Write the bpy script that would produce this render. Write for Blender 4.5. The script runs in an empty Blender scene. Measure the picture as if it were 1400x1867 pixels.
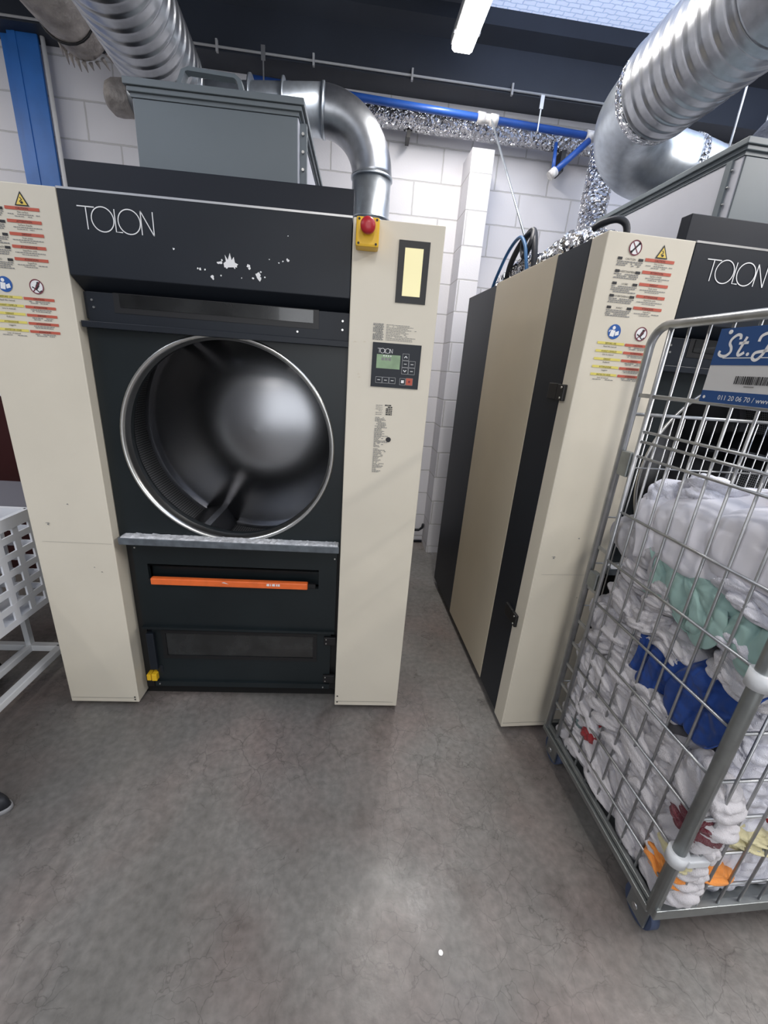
import bpy, bmesh, math, random
import numpy as np
from mathutils import Vector, Matrix
random.seed(7)
S = bpy.context.scene
COL = S.collection
PI = math.pi

# ------------------------------------------------------------------ camera
cam_d = bpy.data.cameras.new('camera')
cam = bpy.data.objects.new('camera', cam_d); COL.objects.link(cam)
S.camera = cam
def cam_rot(p, r, y):
    B = Matrix(((1,0,0),(0,0,-1),(0,1,0)))
    Ry = Matrix.Rotation(y, 3, 'Z')
    Rp = Matrix(((1,0,0),(0,math.cos(p),-math.sin(p)),(0,math.sin(p),math.cos(p))))
    Rr = Matrix(((math.cos(r),-math.sin(r),0),(math.sin(r),math.cos(r),0),(0,0,1)))
    return Rr @ Rp @ B @ Ry
R_ = cam_rot(.3417, .0755, .0773)
rows = (Vector(R_[0]), -Vector(R_[1]), -Vector(R_[2]))
M3 = Matrix((rows[0], rows[1], rows[2])).transposed()
cam.matrix_world = Matrix.Translation((.3931, -1.5355, 1.565)) @ M3.to_4x4()
cam_d.sensor_fit = 'VERTICAL'
cam_d.sensor_height = 24.0
cam_d.lens = 747.69/1867*24.0
cam_d.clip_start = .05

# ------------------------------------------------------------------ world, exposure
S.view_settings.view_transform = 'Standard'
S.view_settings.look = 'None'
S.view_settings.gamma = 1
S.view_settings.exposure = 0.0
S.view_settings.use_curve_mapping = False
W = bpy.data.worlds.new('world'); S.world = W; W.use_nodes = True
W.node_tree.nodes['Background'].inputs[0].default_value = (.62,.72,.9,1)
W.node_tree.nodes['Background'].inputs[1].default_value = .3

def area(name, loc, rot, sx, sy, power, col=(1,1,1), parent=None):
    l = bpy.data.lights.new(name, 'AREA'); l.shape = 'RECTANGLE'; l.size = sx; l.size_y = sy
    l.energy = power; l.color = col
    o = bpy.data.objects.new(name, l); COL.objects.link(o); o.location = loc; o.rotation_euler = rot
    if parent: o.parent = parent
    return o
# daylight under the right rooflight, and added fill from an unseen left one
area('rooflight_and_fill', (2.5, -.6, 3.58), (0,0,0), 1.8, 3.6, 52, (.86,.92,1))
area('rooflight_and_fill', (-2.4, -2.4, 3.58), (0,0,0), 2.4, 3.2, 34, (.9,.94,1))
# added fill from the unseen front side, standing in for daylight there
area('front_fill_light', (.9, -6.5, 1.8), (math.radians(90),0,0), 4.0, 2.4, 92, (.93,.96,1))

# ------------------------------------------------------------------ materials
def mat(name, col, rough=.5, metal=0, noise=None, bump=None, spec=.5, coat=0, emit=None, trans=0):
    m = bpy.data.materials.new(name); m.use_nodes = True
    nt = m.node_tree; b = nt.nodes['Principled BSDF']
    b.inputs['Base Color'].default_value = (*col, 1)
    b.inputs['Roughness'].default_value = rough
    b.inputs['Metallic'].default_value = metal
    b.inputs['Specular IOR Level'].default_value = spec
    b.inputs['Coat Weight'].default_value = coat
    if trans: b.inputs['Transmission Weight'].default_value = trans
    if emit:
        b.inputs['Emission Color'].default_value = (*emit[0], 1); b.inputs['Emission Strength'].default_value = emit[1]
    tc = nt.nodes.new('ShaderNodeTexCoord')
    if noise:    # (scale, amount, detail)
        n = nt.nodes.new('ShaderNodeTexNoise'); n.inputs['Scale'].default_value = noise[0]; n.inputs['Detail'].default_value = noise[2] if len(noise) > 2 else 6
        nt.links.new(tc.outputs['Object'], n.inputs['Vector'])
        r = nt.nodes.new('ShaderNodeValToRGB')
        a = noise[1]
        r.color_ramp.elements[0].position = .3; r.color_ramp.elements[1].position = .7
        r.color_ramp.elements[0].color = tuple(c*(1-a) for c in col)+(1,)
        r.color_ramp.elements[1].color = tuple(min(1,c*(1+a)) for c in col)+(1,)
        nt.links.new(n.outputs['Fac'], r.inputs['Fac']); nt.links.new(r.outputs['Color'], b.inputs['Base Color'])
    if bump:     # (scale, strength, distance, detail)
        n = nt.nodes.new('ShaderNodeTexNoise'); n.inputs['Scale'].default_value = bump[0]; n.inputs['Detail'].default_value = bump[3] if len(bump) > 3 else 4
        nt.links.new(tc.outputs['Object'], n.inputs['Vector'])
        u = nt.nodes.new('ShaderNodeBump'); u.inputs['Strength'].default_value = bump[1]; u.inputs['Distance'].default_value = bump[2]
        nt.links.new(n.outputs['Fac'], u.inputs['Height']); nt.links.new(u.outputs['Normal'], b.inputs['Normal'])
    return m
M = {}
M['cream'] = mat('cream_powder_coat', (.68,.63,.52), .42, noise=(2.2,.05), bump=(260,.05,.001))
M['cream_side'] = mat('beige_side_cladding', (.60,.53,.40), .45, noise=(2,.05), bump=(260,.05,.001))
M['dark'] = mat('anthracite_powder_coat', (.013,.0165,.023), .42, spec=.3, noise=(3,.12), bump=(420,.12,.0008))
M['dark2'] = mat('anthracite_panel', (.009,.0135,.0155), .38, spec=.38, noise=(4,.15), bump=(420,.1,.0008))
M['lid'] = mat('anthracite_lid', (.008,.011,.019), .5, spec=.3, noise=(3,.1))
M['black'] = mat('black_plastic', (.006,.006,.007), .45)
M['void'] = mat('black_plinth', (.004,.004,.004), .9)
M['glass_dark'] = mat('smoked_glass', (.018,.019,.019), .14, noise=(9,.6), coat=.4)
M['steel'] = mat('brushed_steel', (.62,.62,.60), .28, 1, bump=(300,.05,.001))
M['drum_back'] = mat('drum_back_steel', (.27,.275,.29), .27, 1, noise=(4,.06), bump=(3.5,.10,.006,2))
M['galv'] = mat('galvanised_duct', (.46,.475,.50), .33, 1, noise=(28,.1), bump=(6,.22,.01,3))
M['galv_flat'] = mat('galvanised_straight', (.52,.565,.61), .34, .9, noise=(30,.1), bump=(9,.08,.004))
M['boxgrey'] = mat('grey_enamel', (.145,.17,.185), .42, noise=(4,.05))
M['boxside'] = mat('grey_enamel_light', (.50,.51,.56), .5, noise=(4,.05))
def foil_mat():
    m = mat('crinkled_foil', (.75,.75,.77), .2, 1)
    nt = m.node_tree; b = nt.nodes['Principled BSDF']; L = nt.links; tc = nt.nodes['Texture Coordinate']
    n = nt.nodes.new('ShaderNodeTexNoise'); n.inputs['Scale'].default_value = 30; n.inputs['Detail'].default_value = 3
    L.new(tc.outputs['Object'], n.inputs['Vector'])
    a = nt.nodes.new('ShaderNodeVectorMath'); a.operation = 'MULTIPLY_ADD'; a.inputs[1].default_value = (.03,.03,.03)
    L.new(n.outputs['Color'], a.inputs[0]); L.new(tc.outputs['Object'], a.inputs[2])
    v = nt.nodes.new('ShaderNodeTexVoronoi'); v.inputs['Scale'].default_value = 46; v.feature = 'F1'
    L.new(a.outputs[0], v.inputs['Vector'])
    u = nt.nodes.new('ShaderNodeBump'); u.inputs['Strength'].default_value = 1; u.inputs['Distance'].default_value = .035
    L.new(v.outputs['Distance'], u.inputs['Height'])
    # every facet of the crinkle tips its own way
    sb = nt.nodes.new('ShaderNodeVectorMath'); sb.operation = 'SUBTRACT'; sb.inputs[1].default_value = (.5,.5,.5)
    L.new(v.outputs['Color'], sb.inputs[0])
    sc = nt.nodes.new('ShaderNodeVectorMath'); sc.operation = 'MULTIPLY_ADD'; sc.inputs[1].default_value = (.85,.85,.85)
    L.new(sb.outputs[0], sc.inputs[0]); L.new(u.outputs['Normal'], sc.inputs[2])
    nm = nt.nodes.new('ShaderNodeVectorMath'); nm.operation = 'NORMALIZE'; L.new(sc.outputs[0], nm.inputs[0])
    L.new(nm.outputs[0], b.inputs['Normal'])
    return m
M['foil'] = foil_mat()
M['foil_dull'] = mat('dull_foil_wrap', (.36,.33,.31), .6, .3, noise=(14,.3), bump=(18,.8,.03,6))
M['bluepipe'] = mat('blue_painted_pipe', (.02,.085,.36), .35, noise=(8,.15))
M['bluesteel'] = mat('blue_painted_steel', (.02,.15,.50), .4, noise=(4,.2))
M['white_fit'] = mat('white_fitting', (.72,.70,.68), .5, noise=(40,.25))
M['zinc'] = mat('zinc_rod', (.5,.5,.5), .35, .9)
M['orange'] = mat('orange_handle', (.83,.16,.035), .4, noise=(30,.08))
M['yellow'] = mat('yellow_plastic', (.83,.50,.02), .42)
M['red'] = mat('red_button', (.45,.02,.03), .35)
M['white'] = mat('white_print', (.82,.82,.82), .5)
M['ink'] = mat('black_print', (.02,.02,.022), .6)
M['greyink'] = mat('grey_print', (.22,.22,.215), .6)
M['redink'] = mat('red_print', (.50,.10,.06), .6)
M['yelink'] = mat('yellow_print', (.72,.62,.14), .6)
M['sunyel'] = mat('yellow_triangle', (.78,.58,.12), .6)
M['blueink'] = mat('blue_print', (.02,.10,.36), .5)
M['maroonink'] = mat('maroon_print', (.16,.02,.04), .6)
M['lint'] = mat('lint_dust', (.55,.56,.58), .9, noise=(60,.35), bump=(90,1,.004))
M['sillgrey'] = mat('worn_grey_sill', (.10,.115,.13), .4, noise=(30,.3))
M['lcd'] = mat('green_display', (.16,.25,.13), .3, noise=(30,.2), emit=((.25,.42,.22),.12))
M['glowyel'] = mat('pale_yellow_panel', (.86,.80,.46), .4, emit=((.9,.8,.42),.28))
M['cage'] = mat('zinc_plated_wire', (.42,.43,.44), .36, .85, noise=(30,.12))
M['cagepost'] = mat('zinc_plated_post', (.30,.32,.32), .38, .85, noise=(16,.15))
M['clip'] = mat('white_plastic_clip', (.66,.68,.70), .45)
M['rubber'] = mat('blue_grey_tyre', (.05,.07,.13), .6)
M['signwhite'] = mat('white_sign_face', (.60,.60,.60), .5)
M['signblue'] = mat('blue_sign_face', (.012,.065,.22), .45)
M['whitebasket'] = mat('white_plastic_basket', (.74,.76,.80), .45)
M['trolley'] = mat('white_painted_tube', (.66,.68,.70), .4)
M['darkred'] = mat('dark_red_panel', (.035,.002,.002), .5)
M['greylinen'] = mat('grey_tabletop', (.15,.15,.18), .6)
M['cable'] = mat('dark_cable', (.012,.014,.02), .5)
M['bluecable'] = mat('blue_cable', (.03,.12,.28), .45)
M['lens'] = mat('lamp_diffuser', (.9,.9,.9), .4, emit=((1,.97,.93),9.0))
M['lampbody'] = mat('lamp_housing', (.5,.5,.5), .5)
M['shoe'] = mat('black_shoe_leather', (.018,.02,.026), .5)
M['sole'] = mat('grey_rubber_sole', (.3,.3,.31), .6)
M['mottled'] = mat('grey_insulation_wrap', (.10,.10,.115), .85, noise=(14,.5), bump=(20,.7,.02))

def perforated():
    m = mat('perforated_steel', (.16,.16,.16), .42, .9)
    nt = m.node_tree; b = nt.nodes['Principled BSDF']
    tc = nt.nodes['Texture Coordinate']
    mp = nt.nodes.new('ShaderNodeMapping'); mp.inputs['Scale'].default_value = (1,1,1)
    v = nt.nodes.new('ShaderNodeTexVoronoi'); v.inputs['Scale'].default_value = 95; v.inputs['Randomness'].default_value = 0
    nt.links.new(tc.outputs['UV'], mp.inputs['Vector']); nt.links.new(mp.outputs['Vector'], v.inputs['Vector'])
    r = nt.nodes.new('ShaderNodeValToRGB'); r.color_ramp.elements[0].position = .28; r.color_ramp.elements[1].position = .36
    r.color_ramp.elements[0].color = (.008,.008,.008,1); r.color_ramp.elements[1].color = (.38,.38,.38,1)
    nt.links.new(v.outputs['Distance'], r.inputs['Fac']); nt.links.new(r.outputs['Color'], b.inputs['Base Color'])
    return m
M['perf'] = perforated()

def cloth_mat(name, col, dots=False, bs=.35):
    m = bpy.data.materials.new(name); m.use_nodes = True
    nt = m.node_tree; b = nt.nodes['Principled BSDF']
    b.inputs['Base Color'].default_value = (*col,1); b.inputs['Roughness'].default_value = .85
    b.inputs['Specular IOR Level'].default_value = .2
    b.inputs['Sheen Weight'].default_value = .15
    tc = nt.nodes.new('ShaderNodeTexCoord')
    n = nt.nodes.new('ShaderNodeTexNoise'); n.inputs['Scale'].default_value = 9; n.inputs['Detail'].default_value = 3; n.inputs['Distortion'].default_value = 1.6
    w = nt.nodes.new('ShaderNodeTexWave'); w.inputs['Scale'].default_value = 7; w.inputs['Distortion'].default_value = 9; w.inputs['Detail'].default_value = 2; w.inputs['Detail Scale'].default_value = 1.6
    nt.links.new(tc.outputs['Object'], n.inputs['Vector']); nt.links.new(tc.outputs['Object'], w.inputs['Vector'])
    a = nt.nodes.new('ShaderNodeMath'); a.operation = 'ADD'
    nt.links.new(n.outputs['Fac'], a.inputs[0]); nt.links.new(w.outputs['Fac'], a.inputs[1])
    u = nt.nodes.new('ShaderNodeBump'); u.inputs['Strength'].default_value = bs; u.inputs['Distance'].default_value = .012
    nt.links.new(a.outputs[0], u.inputs['Height']); nt.links.new(u.outputs['Normal'], b.inputs['Normal'])
    if dots:
        v = nt.nodes.new('ShaderNodeTexVoronoi'); v.inputs['Scale'].default_value = 70
        nt.links.new(tc.outputs['Object'], v.inputs['Vector'])
        r = nt.nodes.new('ShaderNodeValToRGB'); r.color_ramp.elements[0].position = .25; r.color_ramp.elements[1].position = .32
        r.color_ramp.elements[0].color = (.6,.5,.5,1); r.color_ramp.elements[1].color = (*col,1)
        nt.links.new(v.outputs['Distance'], r.inputs['Fac']); nt.links.new(r.outputs['Color'], b.inputs['Base Color'])
    return m
CW = cloth_mat('white_cotton', (.60,.58,.60)); CWW = cloth_mat('bright_white_cotton', (.78,.78,.85)); CG = cloth_mat('mint_cotton', (.34,.50,.46), bs=.15); CWS = cloth_mat('smooth_white_sheet', (.78,.77,.82), bs=.12)
CB = cloth_mat('royal_blue_cotton', (.020,.060,.25), bs=.6); CR = cloth_mat('red_cotton', (.32,.025,.03)); CM = cloth_mat('burgundy_dotted_cotton', (.12,.008,.02), True)
CO_ = cloth_mat('orange_cotton', (.88,.32,.07)); CY_ = cloth_mat('pale_yellow_cotton', (.72,.66,.40)); CD = cloth_mat('charcoal_cotton', (.06,.06,.07)); CT = cloth_mat('grey_green_cotton', (.16,.22,.22))
CGR = cloth_mat('pale_grey_cotton', (.50,.49,.51))

def floor_mat():
    m = bpy.data.materials.new('concrete_floor'); m.use_nodes = True
    nt = m.node_tree; b = nt.nodes['Principled BSDF']; L = nt.links
    tc = nt.nodes.new('ShaderNodeTexCoord')
    def noise(s, d=6, dist=0):
        n = nt.nodes.new('ShaderNodeTexNoise'); n.inputs['Scale'].default_value = s; n.inputs['Detail'].default_value = d; n.inputs['Distortion'].default_value = dist
        L.new(tc.outputs['Object'], n.inputs['Vector']); return n
    def ramp(src, p0, c0, p1, c1):
        r = nt.nodes.new('ShaderNodeValToRGB'); r.color_ramp.elements[0].position = p0; r.color_ramp.elements[1].position = p1
        r.color_ramp.elements[0].color = (*c0,1); r.color_ramp.elements[1].color = (*c1,1)
        L.new(src, r.inputs['Fac']); return r.outputs['Color']
    def mix(a, bb, f, mode='MIX'):
        x = nt.nodes.new('ShaderNodeMixRGB'); x.blend_type = mode
        if isinstance(f, float): x.inputs['Fac'].default_value = f
        else: L.new(f, x.inputs['Fac'])
        L.new(a, x.inputs['Color1']); L.new(bb, x.inputs['Color2']); return x.outputs['Color']
    base = ramp(noise(1.6,8).outputs['Fac'], .30, (.135,.130,.121), .70, (.232,.222,.208))
    pink = ramp(noise(2.3,7).outputs['Fac'], .42, (1,1,1), .68, (1.09,.955,.94))
    c = mix(base, pink, 1.0, 'MULTIPLY')
    fine = ramp(noise(38,12).outputs['Fac'], .30, (.80,.80,.80), .70, (1.17,1.17,1.17))
    c = mix(c, fine, 1.0, 'MULTIPLY')
    blot = ramp(noise(5,5,.4).outputs['Fac'], .60, (1,1,1), .76, (.66,.65,.64))
    c = mix(c, blot, 1.0, 'MULTIPLY')
    # hairline cracks
    wn = noise(3.5,4)
    ad = nt.nodes.new('ShaderNodeVectorMath'); ad.operation = 'MULTIPLY_ADD'
    ad.inputs[1].default_value = (.22,.22,.22)
    L.new(wn.outputs['Color'], ad.inputs[0]); L.new(tc.outputs['Object'], ad.inputs[2])
    fn = noise(30,3)
    ad2 = nt.nodes.new('ShaderNodeVectorMath'); ad2.operation = 'MULTIPLY_ADD'; ad2.inputs[1].default_value = (.03,.03,.03)
    L.new(fn.outputs['Color'], ad2.inputs[0]); L.new(ad.outputs[0], ad2.inputs[2])
    crs = []
    for sc, th in ((6.5,.010),(15,.011)):
        v = nt.nodes.new('ShaderNodeTexVoronoi'); v.feature = 'DISTANCE_TO_EDGE'; v.inputs['Scale'].default_value = sc
        L.new(ad2.outputs[0], v.inputs['Vector'])
        crs.append(ramp(v.outputs['Distance'], 0.0, (.0,)*3, th*1.8, (1,)*3))
    mk = ramp(noise(1.9,4).outputs['Fac'], .47, (0,0,0), .60, (1,1,1))
    mk2 = ramp(noise(2.7,4,1).outputs['Fac'], .47, (0,0,0), .56, (1,1,1))
    dark = nt.nodes.new('ShaderNodeRGB'); dark.outputs[0].default_value = (.055,.05,.047,1)
    for cr, k in zip(crs, (mk, mk2)):
        inv = nt.nodes.new('ShaderNodeInvert'); L.new(cr, inv.inputs['Color'])
        mm = mix(inv.outputs['Color'], k, 1.0, 'MULTIPLY')
        sc = nt.nodes.new('ShaderNodeMath'); sc.operation = 'MULTIPLY'; sc.inputs[1].default_value = .50
        L.new(mm, sc.inputs[0])
        c = mix(c, dark.outputs[0], sc.outputs[0])
    L.new(c, b.inputs['Base Color'])
    rr = ramp(noise(6,6).outputs['Fac'], .35, (.27,)*3, .7, (.48,)*3)
    L.new(rr, b.inputs['Roughness'])
    u = nt.nodes.new('ShaderNodeBump'); u.inputs['Strength'].default_value = .30; u.inputs['Distance'].default_value = .002
    L.new(noise(60,10).outputs['Fac'], u.inputs['Height']); L.new(u.outputs['Normal'], b.inputs['Normal'])
    return m
def block_mat(name, col, mortar, axis='XZ', bw=.40, bh=.2135, off=(0,0,0), ms=.006, emit=0, bstr=.6):
    m = bpy.data.materials.new(name); m.use_nodes = True
    nt = m.node_tree; b = nt.nodes['Principled BSDF']; L = nt.links
    tc = nt.nodes.new('ShaderNodeTexCoord'); sp = nt.nodes.new('ShaderNodeSeparateXYZ'); cb = nt.nodes.new('ShaderNodeCombineXYZ')
    L.new(tc.outputs['Object'], sp.inputs[0])
    if axis == 'XZ':
        a = nt.nodes.new('ShaderNodeMath'); a.operation = 'SUBTRACT'
        L.new(sp.outputs['X'], a.inputs[0]); L.new(sp.outputs['Y'], a.inputs[1]); L.new(a.outputs[0], cb.inputs['X']); L.new(sp.outputs['Z'], cb.inputs['Y'])
    else:
        L.new(sp.outputs['X'], cb.inputs['X']); L.new(sp.outputs['Y'], cb.inputs['Y'])
    mp = nt.nodes.new('ShaderNodeMapping'); mp.inputs['Location'].default_value = off
    L.new(cb.outputs[0], mp.inputs['Vector'])
    n = nt.nodes.new('ShaderNodeTexNoise'); n.inputs['Scale'].default_value = 25; L.new(tc.outputs['Object'], n.inputs['Vector'])
    ad = nt.nodes.new('ShaderNodeVectorMath'); ad.operation = 'MULTIPLY_ADD'; ad.inputs[1].default_value = (.006,.006,0) if not emit else (.02,.02,0)
    L.new(n.outputs['Color'], ad.inputs[0]); L.new(mp.outputs[0], ad.inputs[2])
    br = nt.nodes.new('ShaderNodeTexBrick'); br.inputs['Scale'].default_value = 1
    br.inputs['Brick Width'].default_value = bw; br.inputs['Row Height'].default_value = bh; br.inputs['Mortar Size'].default_value = ms; br.inputs['Mortar Smooth'].default_value = .4
    br.inputs['Color1'].default_value = (*col,1); br.inputs['Color2'].default_value = tuple(c*.94 for c in col)+(1,); br.inputs['Mortar'].default_value = (*mortar,1)
    L.new(ad.outputs[0], br.inputs['Vector'])
    L.new(br.outputs['Color'], b.inputs['Base Color']); b.inputs['Roughness'].default_value = .7
    inv = nt.nodes.new('ShaderNodeMath'); inv.operation = 'SUBTRACT'; inv.inputs[0].default_value = 1; L.new(br.outputs['Fac'], inv.inputs[1])
    n2 = nt.nodes.new('ShaderNodeTexNoise'); n2.inputs['Scale'].default_value = 120; L.new(tc.outputs['Object'], n2.inputs['Vector'])
    s = nt.nodes.new('ShaderNodeMath'); s.operation = 'MULTIPLY_ADD'; s.inputs[1].default_value = .18
    L.new(n2.outputs['Fac'], s.inputs[0]); L.new(inv.outputs[0], s.inputs[2])
    u = nt.nodes.new('ShaderNodeBump'); u.inputs['Strength'].default_value = bstr; u.inputs['Distance'].default_value = .005
    L.new(s.outputs[0], u.inputs['Height']); L.new(u.outputs['Normal'], b.inputs['Normal'])
    if emit:
        L.new(br.outputs['Color'], b.inputs['Emission Color']); b.inputs['Emission Strength'].default_value = emit
    return m
M['floor'] = floor_mat()
M['block'] = block_mat('white_painted_blockwork', (.78,.77,.80), (.56,.55,.55), off=(.06,.15,0))
M['rooflight'] = block_mat('rooflight_sheet', (.52,.62,.86), (.33,.40,.60), 'XY', .075, .034, ms=.004, emit=.95, bstr=.2)
M['plain'] = mat('pale_wall_paint', (.55,.55,.56), .8, noise=(2,.05))
M['ceil'] = mat('roof_deck', (.12,.13,.16), .7, noise=(6,.1))
M['beam'] = mat('dark_steel_beam', (.024,.030,.044), .5, noise=(2,.2))
M['beamunder'] = M['beam']

# ------------------------------------------------------------------ geometry helpers
class MB:
    def __init__(self): self.bm = bmesh.new(); self.mats = []
    def mi(self, m):
        if m is None: return 0
        if isinstance(m, str): m = M[m]
        if m not in self.mats: self.mats.append(m)
        return self.mats.index(m)
    def box(self, x0, x1, y0, y1, z0, z1, m=None, bevel=0, rot=None):
        i = self.mi(m); b2 = self.bm
        vs = [b2.verts.new((x,y,z)) for x in (x0,x1) for y in (y0,y1) for z in (z0,z1)]
        q = ((0,1,3,2),(4,6,7,5),(0,4,5,1),(2,3,7,6),(0,2,6,4),(1,5,7,3))
        fs = [b2.faces.new([vs[k] for k in f]) for f in q]
        for f in fs: f.material_index = i
        if bevel:
            es = list({e for f in fs for e in f.edges})
            r = bmesh.ops.bevel(b2, geom=es, offset=bevel, segments=2, profile=.6, affect='EDGES')
            for f in r['faces']: f.material_index = i
            vs = list({v for f in r['faces'] for v in f.verts} | {v for v in vs if v.is_valid})
        if rot:
            mtx, = (rot,)
            bmesh.ops.transform(b2, matrix=mtx, verts=[v for v in vs if v.is_valid])
        return self
    def prism(self, pts, f, m=None, depth=None):
        "pts 2D polygon, f maps (a,b,d) -> xyz; extruded from d=0 to d=depth"
        i = self.mi(m); b2 = self.bm
        a = [b2.verts.new(f(p[0],p[1],0)) for p in pts]
        fa = b2.faces.new(a); fa.material_index = i
        if depth:
            c = [b2.verts.new(f(p[0],p[1],depth)) for p in pts]
            fb = b2.faces.new(c[::-1]); fb.material_index = i
            n = len(pts)
            for k in range(n):
                g = b2.faces.new((a[k], c[k], c[(k+1)%n], a[(k+1)%n])); g.material_index = i
        return self
    def tube(self, path, r, m=None, seg=12, caps=True, smooth=True, closed=False):
        "sweep; r number or list"
        i = self.mi(m); b2 = self.bm
        P = [Vector(p) for p in path]; n = len(P)
        rs = r if isinstance(r, (list,tuple)) else [r]*n
        T = []
        for k in range(n):
            if closed: t = P[(k+1)%n]-P[k-1]
            else: t = P[min(k+1,n-1)]-P[max(k-1,0)]
            T.append(t.normalized())
        u = T[0].orthogonal().normalized()
        rings = []
        for k in range(n):
            u = (u - T[k]*u.dot(T[k])).normalized(); v = T[k].cross(u)
            rings.append([b2.verts.new(P[k] + (u*math.cos(2*PI*j/seg)+v*math.sin(2*PI*j/seg))*rs[k]) for j in range(seg)])
        rng = range(n) if closed else range(n-1)
        for k in rng:
            A, B = rings[k], rings[(k+1)%n]
            if closed and k == n-1:
                # match twist
                best = min(range(seg), key=lambda s: (A[0].co-B[s].co).length)
                B = B[best:]+B[:best]
            for j in range(seg):
                f = b2.faces.new((A[j], A[(j+1)%seg], B[(j+1)%seg], B[j])); f.material_index = i; f.smooth = smooth
        if caps and not closed:
            for ring, fl in ((rings[0],True),(rings[-1],False)):
                f = b2.faces.new(ring[::-1] if fl else ring); f.material_index = i
        return self
    def cyl(self, p0, p1, r, m=None, seg=16, r1=None):
        return self.tube([p0,p1], [r, r if r1 is None else r1], m, seg)
    def ribbon(self, pts, w, f, m=None, depth=None, closed=False):
        P = [Vector((p[0],p[1])) for p in pts]; n = len(P)
        L, Rr = [], []
        for k in range(n):
            if closed: t = P[(k+1)%n]-P[k-1]
            else: t = P[min(k+1,n-1)]-P[max(k-1,0)]
            t.normalize(); nn = Vector((-t.y,t.x))*w/2
            L.append(P[k]+nn); Rr.append(P[k]-nn)
        i = self.mi(m); b2 = self.bm
        ds = [0] if not depth else [0, depth]
        G = [[(b2.verts.new(f(a.x,a.y,d)), b2.verts.new(f(b.x,b.y,d))) for a,b in zip(L,Rr)] for d in ds]
        cnt = n if closed else n-1
        for g in G:
            for k in range(cnt):
                q = b2.faces.new((g[k][0], g[k][1], g[(k+1)%n][1], g[(k+1)%n][0])); q.material_index = i
        if depth:
            for k in range(cnt):
                for s in (0,1):
                    q = b2.faces.new((G[0][k][s], G[0][(k+1)%n][s], G[1][(k+1)%n][s], G[1][k][s])); q.material_index = i
        return self
    def text(self, s, size, f, m=None, x=0, y=0, align='LEFT', squash=1, shear=0, bold=0):
        c = bpy.data.curves.new('t', 'FONT'); c.body = s; c.size = size; c.align_x = align; c.shear = shear; c.offset = bold; c.resolution_u = 2
        o = bpy.data.objects.new('t', c); COL.objects.link(o)
        dg = bpy.context.evaluated_depsgraph_get()
        me = bpy.data.meshes.new_from_object(o.evaluated_get(dg))
        i = self.mi(m); b2 = self.bm
        vs = [b2.verts.new(f(x+v.co.x*squash, y+v.co.y, 0)) for v in me.vertices]
        for p in me.polygons:
            try:
                q = b2.faces.new([vs[k] for k in p.vertices]); q.material_index = i
            except ValueError: pass
        bpy.data.objects.remove(o); bpy.data.meshes.remove(me); bpy.data.curves.remove(c)
        return self
    def build(self, name, m=None, parent=None, loc=None, smooth=False, label=None, bevel=0):
        me = bpy.data.meshes.new(name)
        bmesh.ops.recalc_face_normals(self.bm, faces=self.bm.faces)
        self.bm.to_mesh(me); self.bm.free()
        if m is not None and not self.mats: self.mats = [M[m] if isinstance(m,str) else m]
        for x in self.mats: me.materials.append(x)
        if smooth:
            for p in me.polygons: p.use_smooth = True
        o = bpy.data.objects.new(name, me); COL.objects.link(o)
        if loc is not None: o.location = loc
        if parent: o.parent = parent
        if label: o['label'] = label
        if bevel:
            b = o.modifiers.new('bevel','BEVEL'); b.width = bevel; b.segments = 2; b.limit_method = 'ANGLE'; b.angle_limit = math.radians(50)
        return o
def tag(o, label=None, cat=None, group=None, kind=None):
    if label: o['label'] = label
    if cat: o['category'] = cat
    if group: o['group'] = group
    if kind: o['kind'] = kind
    return o
def thing(name, label, cat, loc=(0,0,0), rz=0, group=None):
    o = bpy.data.objects.new(name, None); COL.objects.link(o); o.location = loc; o.rotation_euler = (0,0,rz); o.empty_display_size = .1
    return tag(o, label, cat, group)
def arc(c, r, a0, a1, n, ax):
    "points c + r*(cos a*ax0 + sin a*ax1)"
    c = Vector(c); u = Vector(ax[0]); v = Vector(ax[1])
    return [c + (u*math.cos(a0+(a1-a0)*k/n) + v*math.sin(a0+(a1-a0)*k/n))*r for k in range(n+1)]
def smoothpath(pts, n=8, closed=False):
    P = [Vector(p) for p in pts]; out = []
    m = len(P)
    for k in range(m-1):
        p0 = P[max(k-1,0)]; p1 = P[k]; p2 = P[k+1]; p3 = P[min(k+2,m-1)]
        for j in range(n):
            t = j/n
            out.append(.5*((2*p1)+(-p0+p2)*t+(2*p0-5*p1+4*p2-p3)*t*t+(-p0+3*p1-3*p2+p3)*t**3))
    out.append(P[-1]); return out

# ------------------------------------------------------------------ setting
RZ = .03      # the back wall is turned slightly against the dryers
def room(name, mb, m, **k):
    o = mb.build(name, m, **k); o.rotation_euler.z = RZ; o['kind'] = 'structure'; return o
WY = 2.03
room('floor', MB().box(-6.2,6.2,-7.0,WY+.2,-.1,0), 'floor')
w = MB().box(-6.2,6.2,WY,WY+.2,0,3.65)
w.box(1.115,1.268,1.79,WY,0,2.975)
room('wall_back', w, 'block')
room('wall_left', MB().box(-6.2,-6.0,-7.0,WY,0,3.65), 'plain')
room('wall_right', MB().box(6.0,6.2,-7.0,WY,0,3.65), 'plain')
room('wall_front', MB().box(-6.2,6.2,-7.2,-7.0,0,3.65), 'plain')
c = MB()
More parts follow.
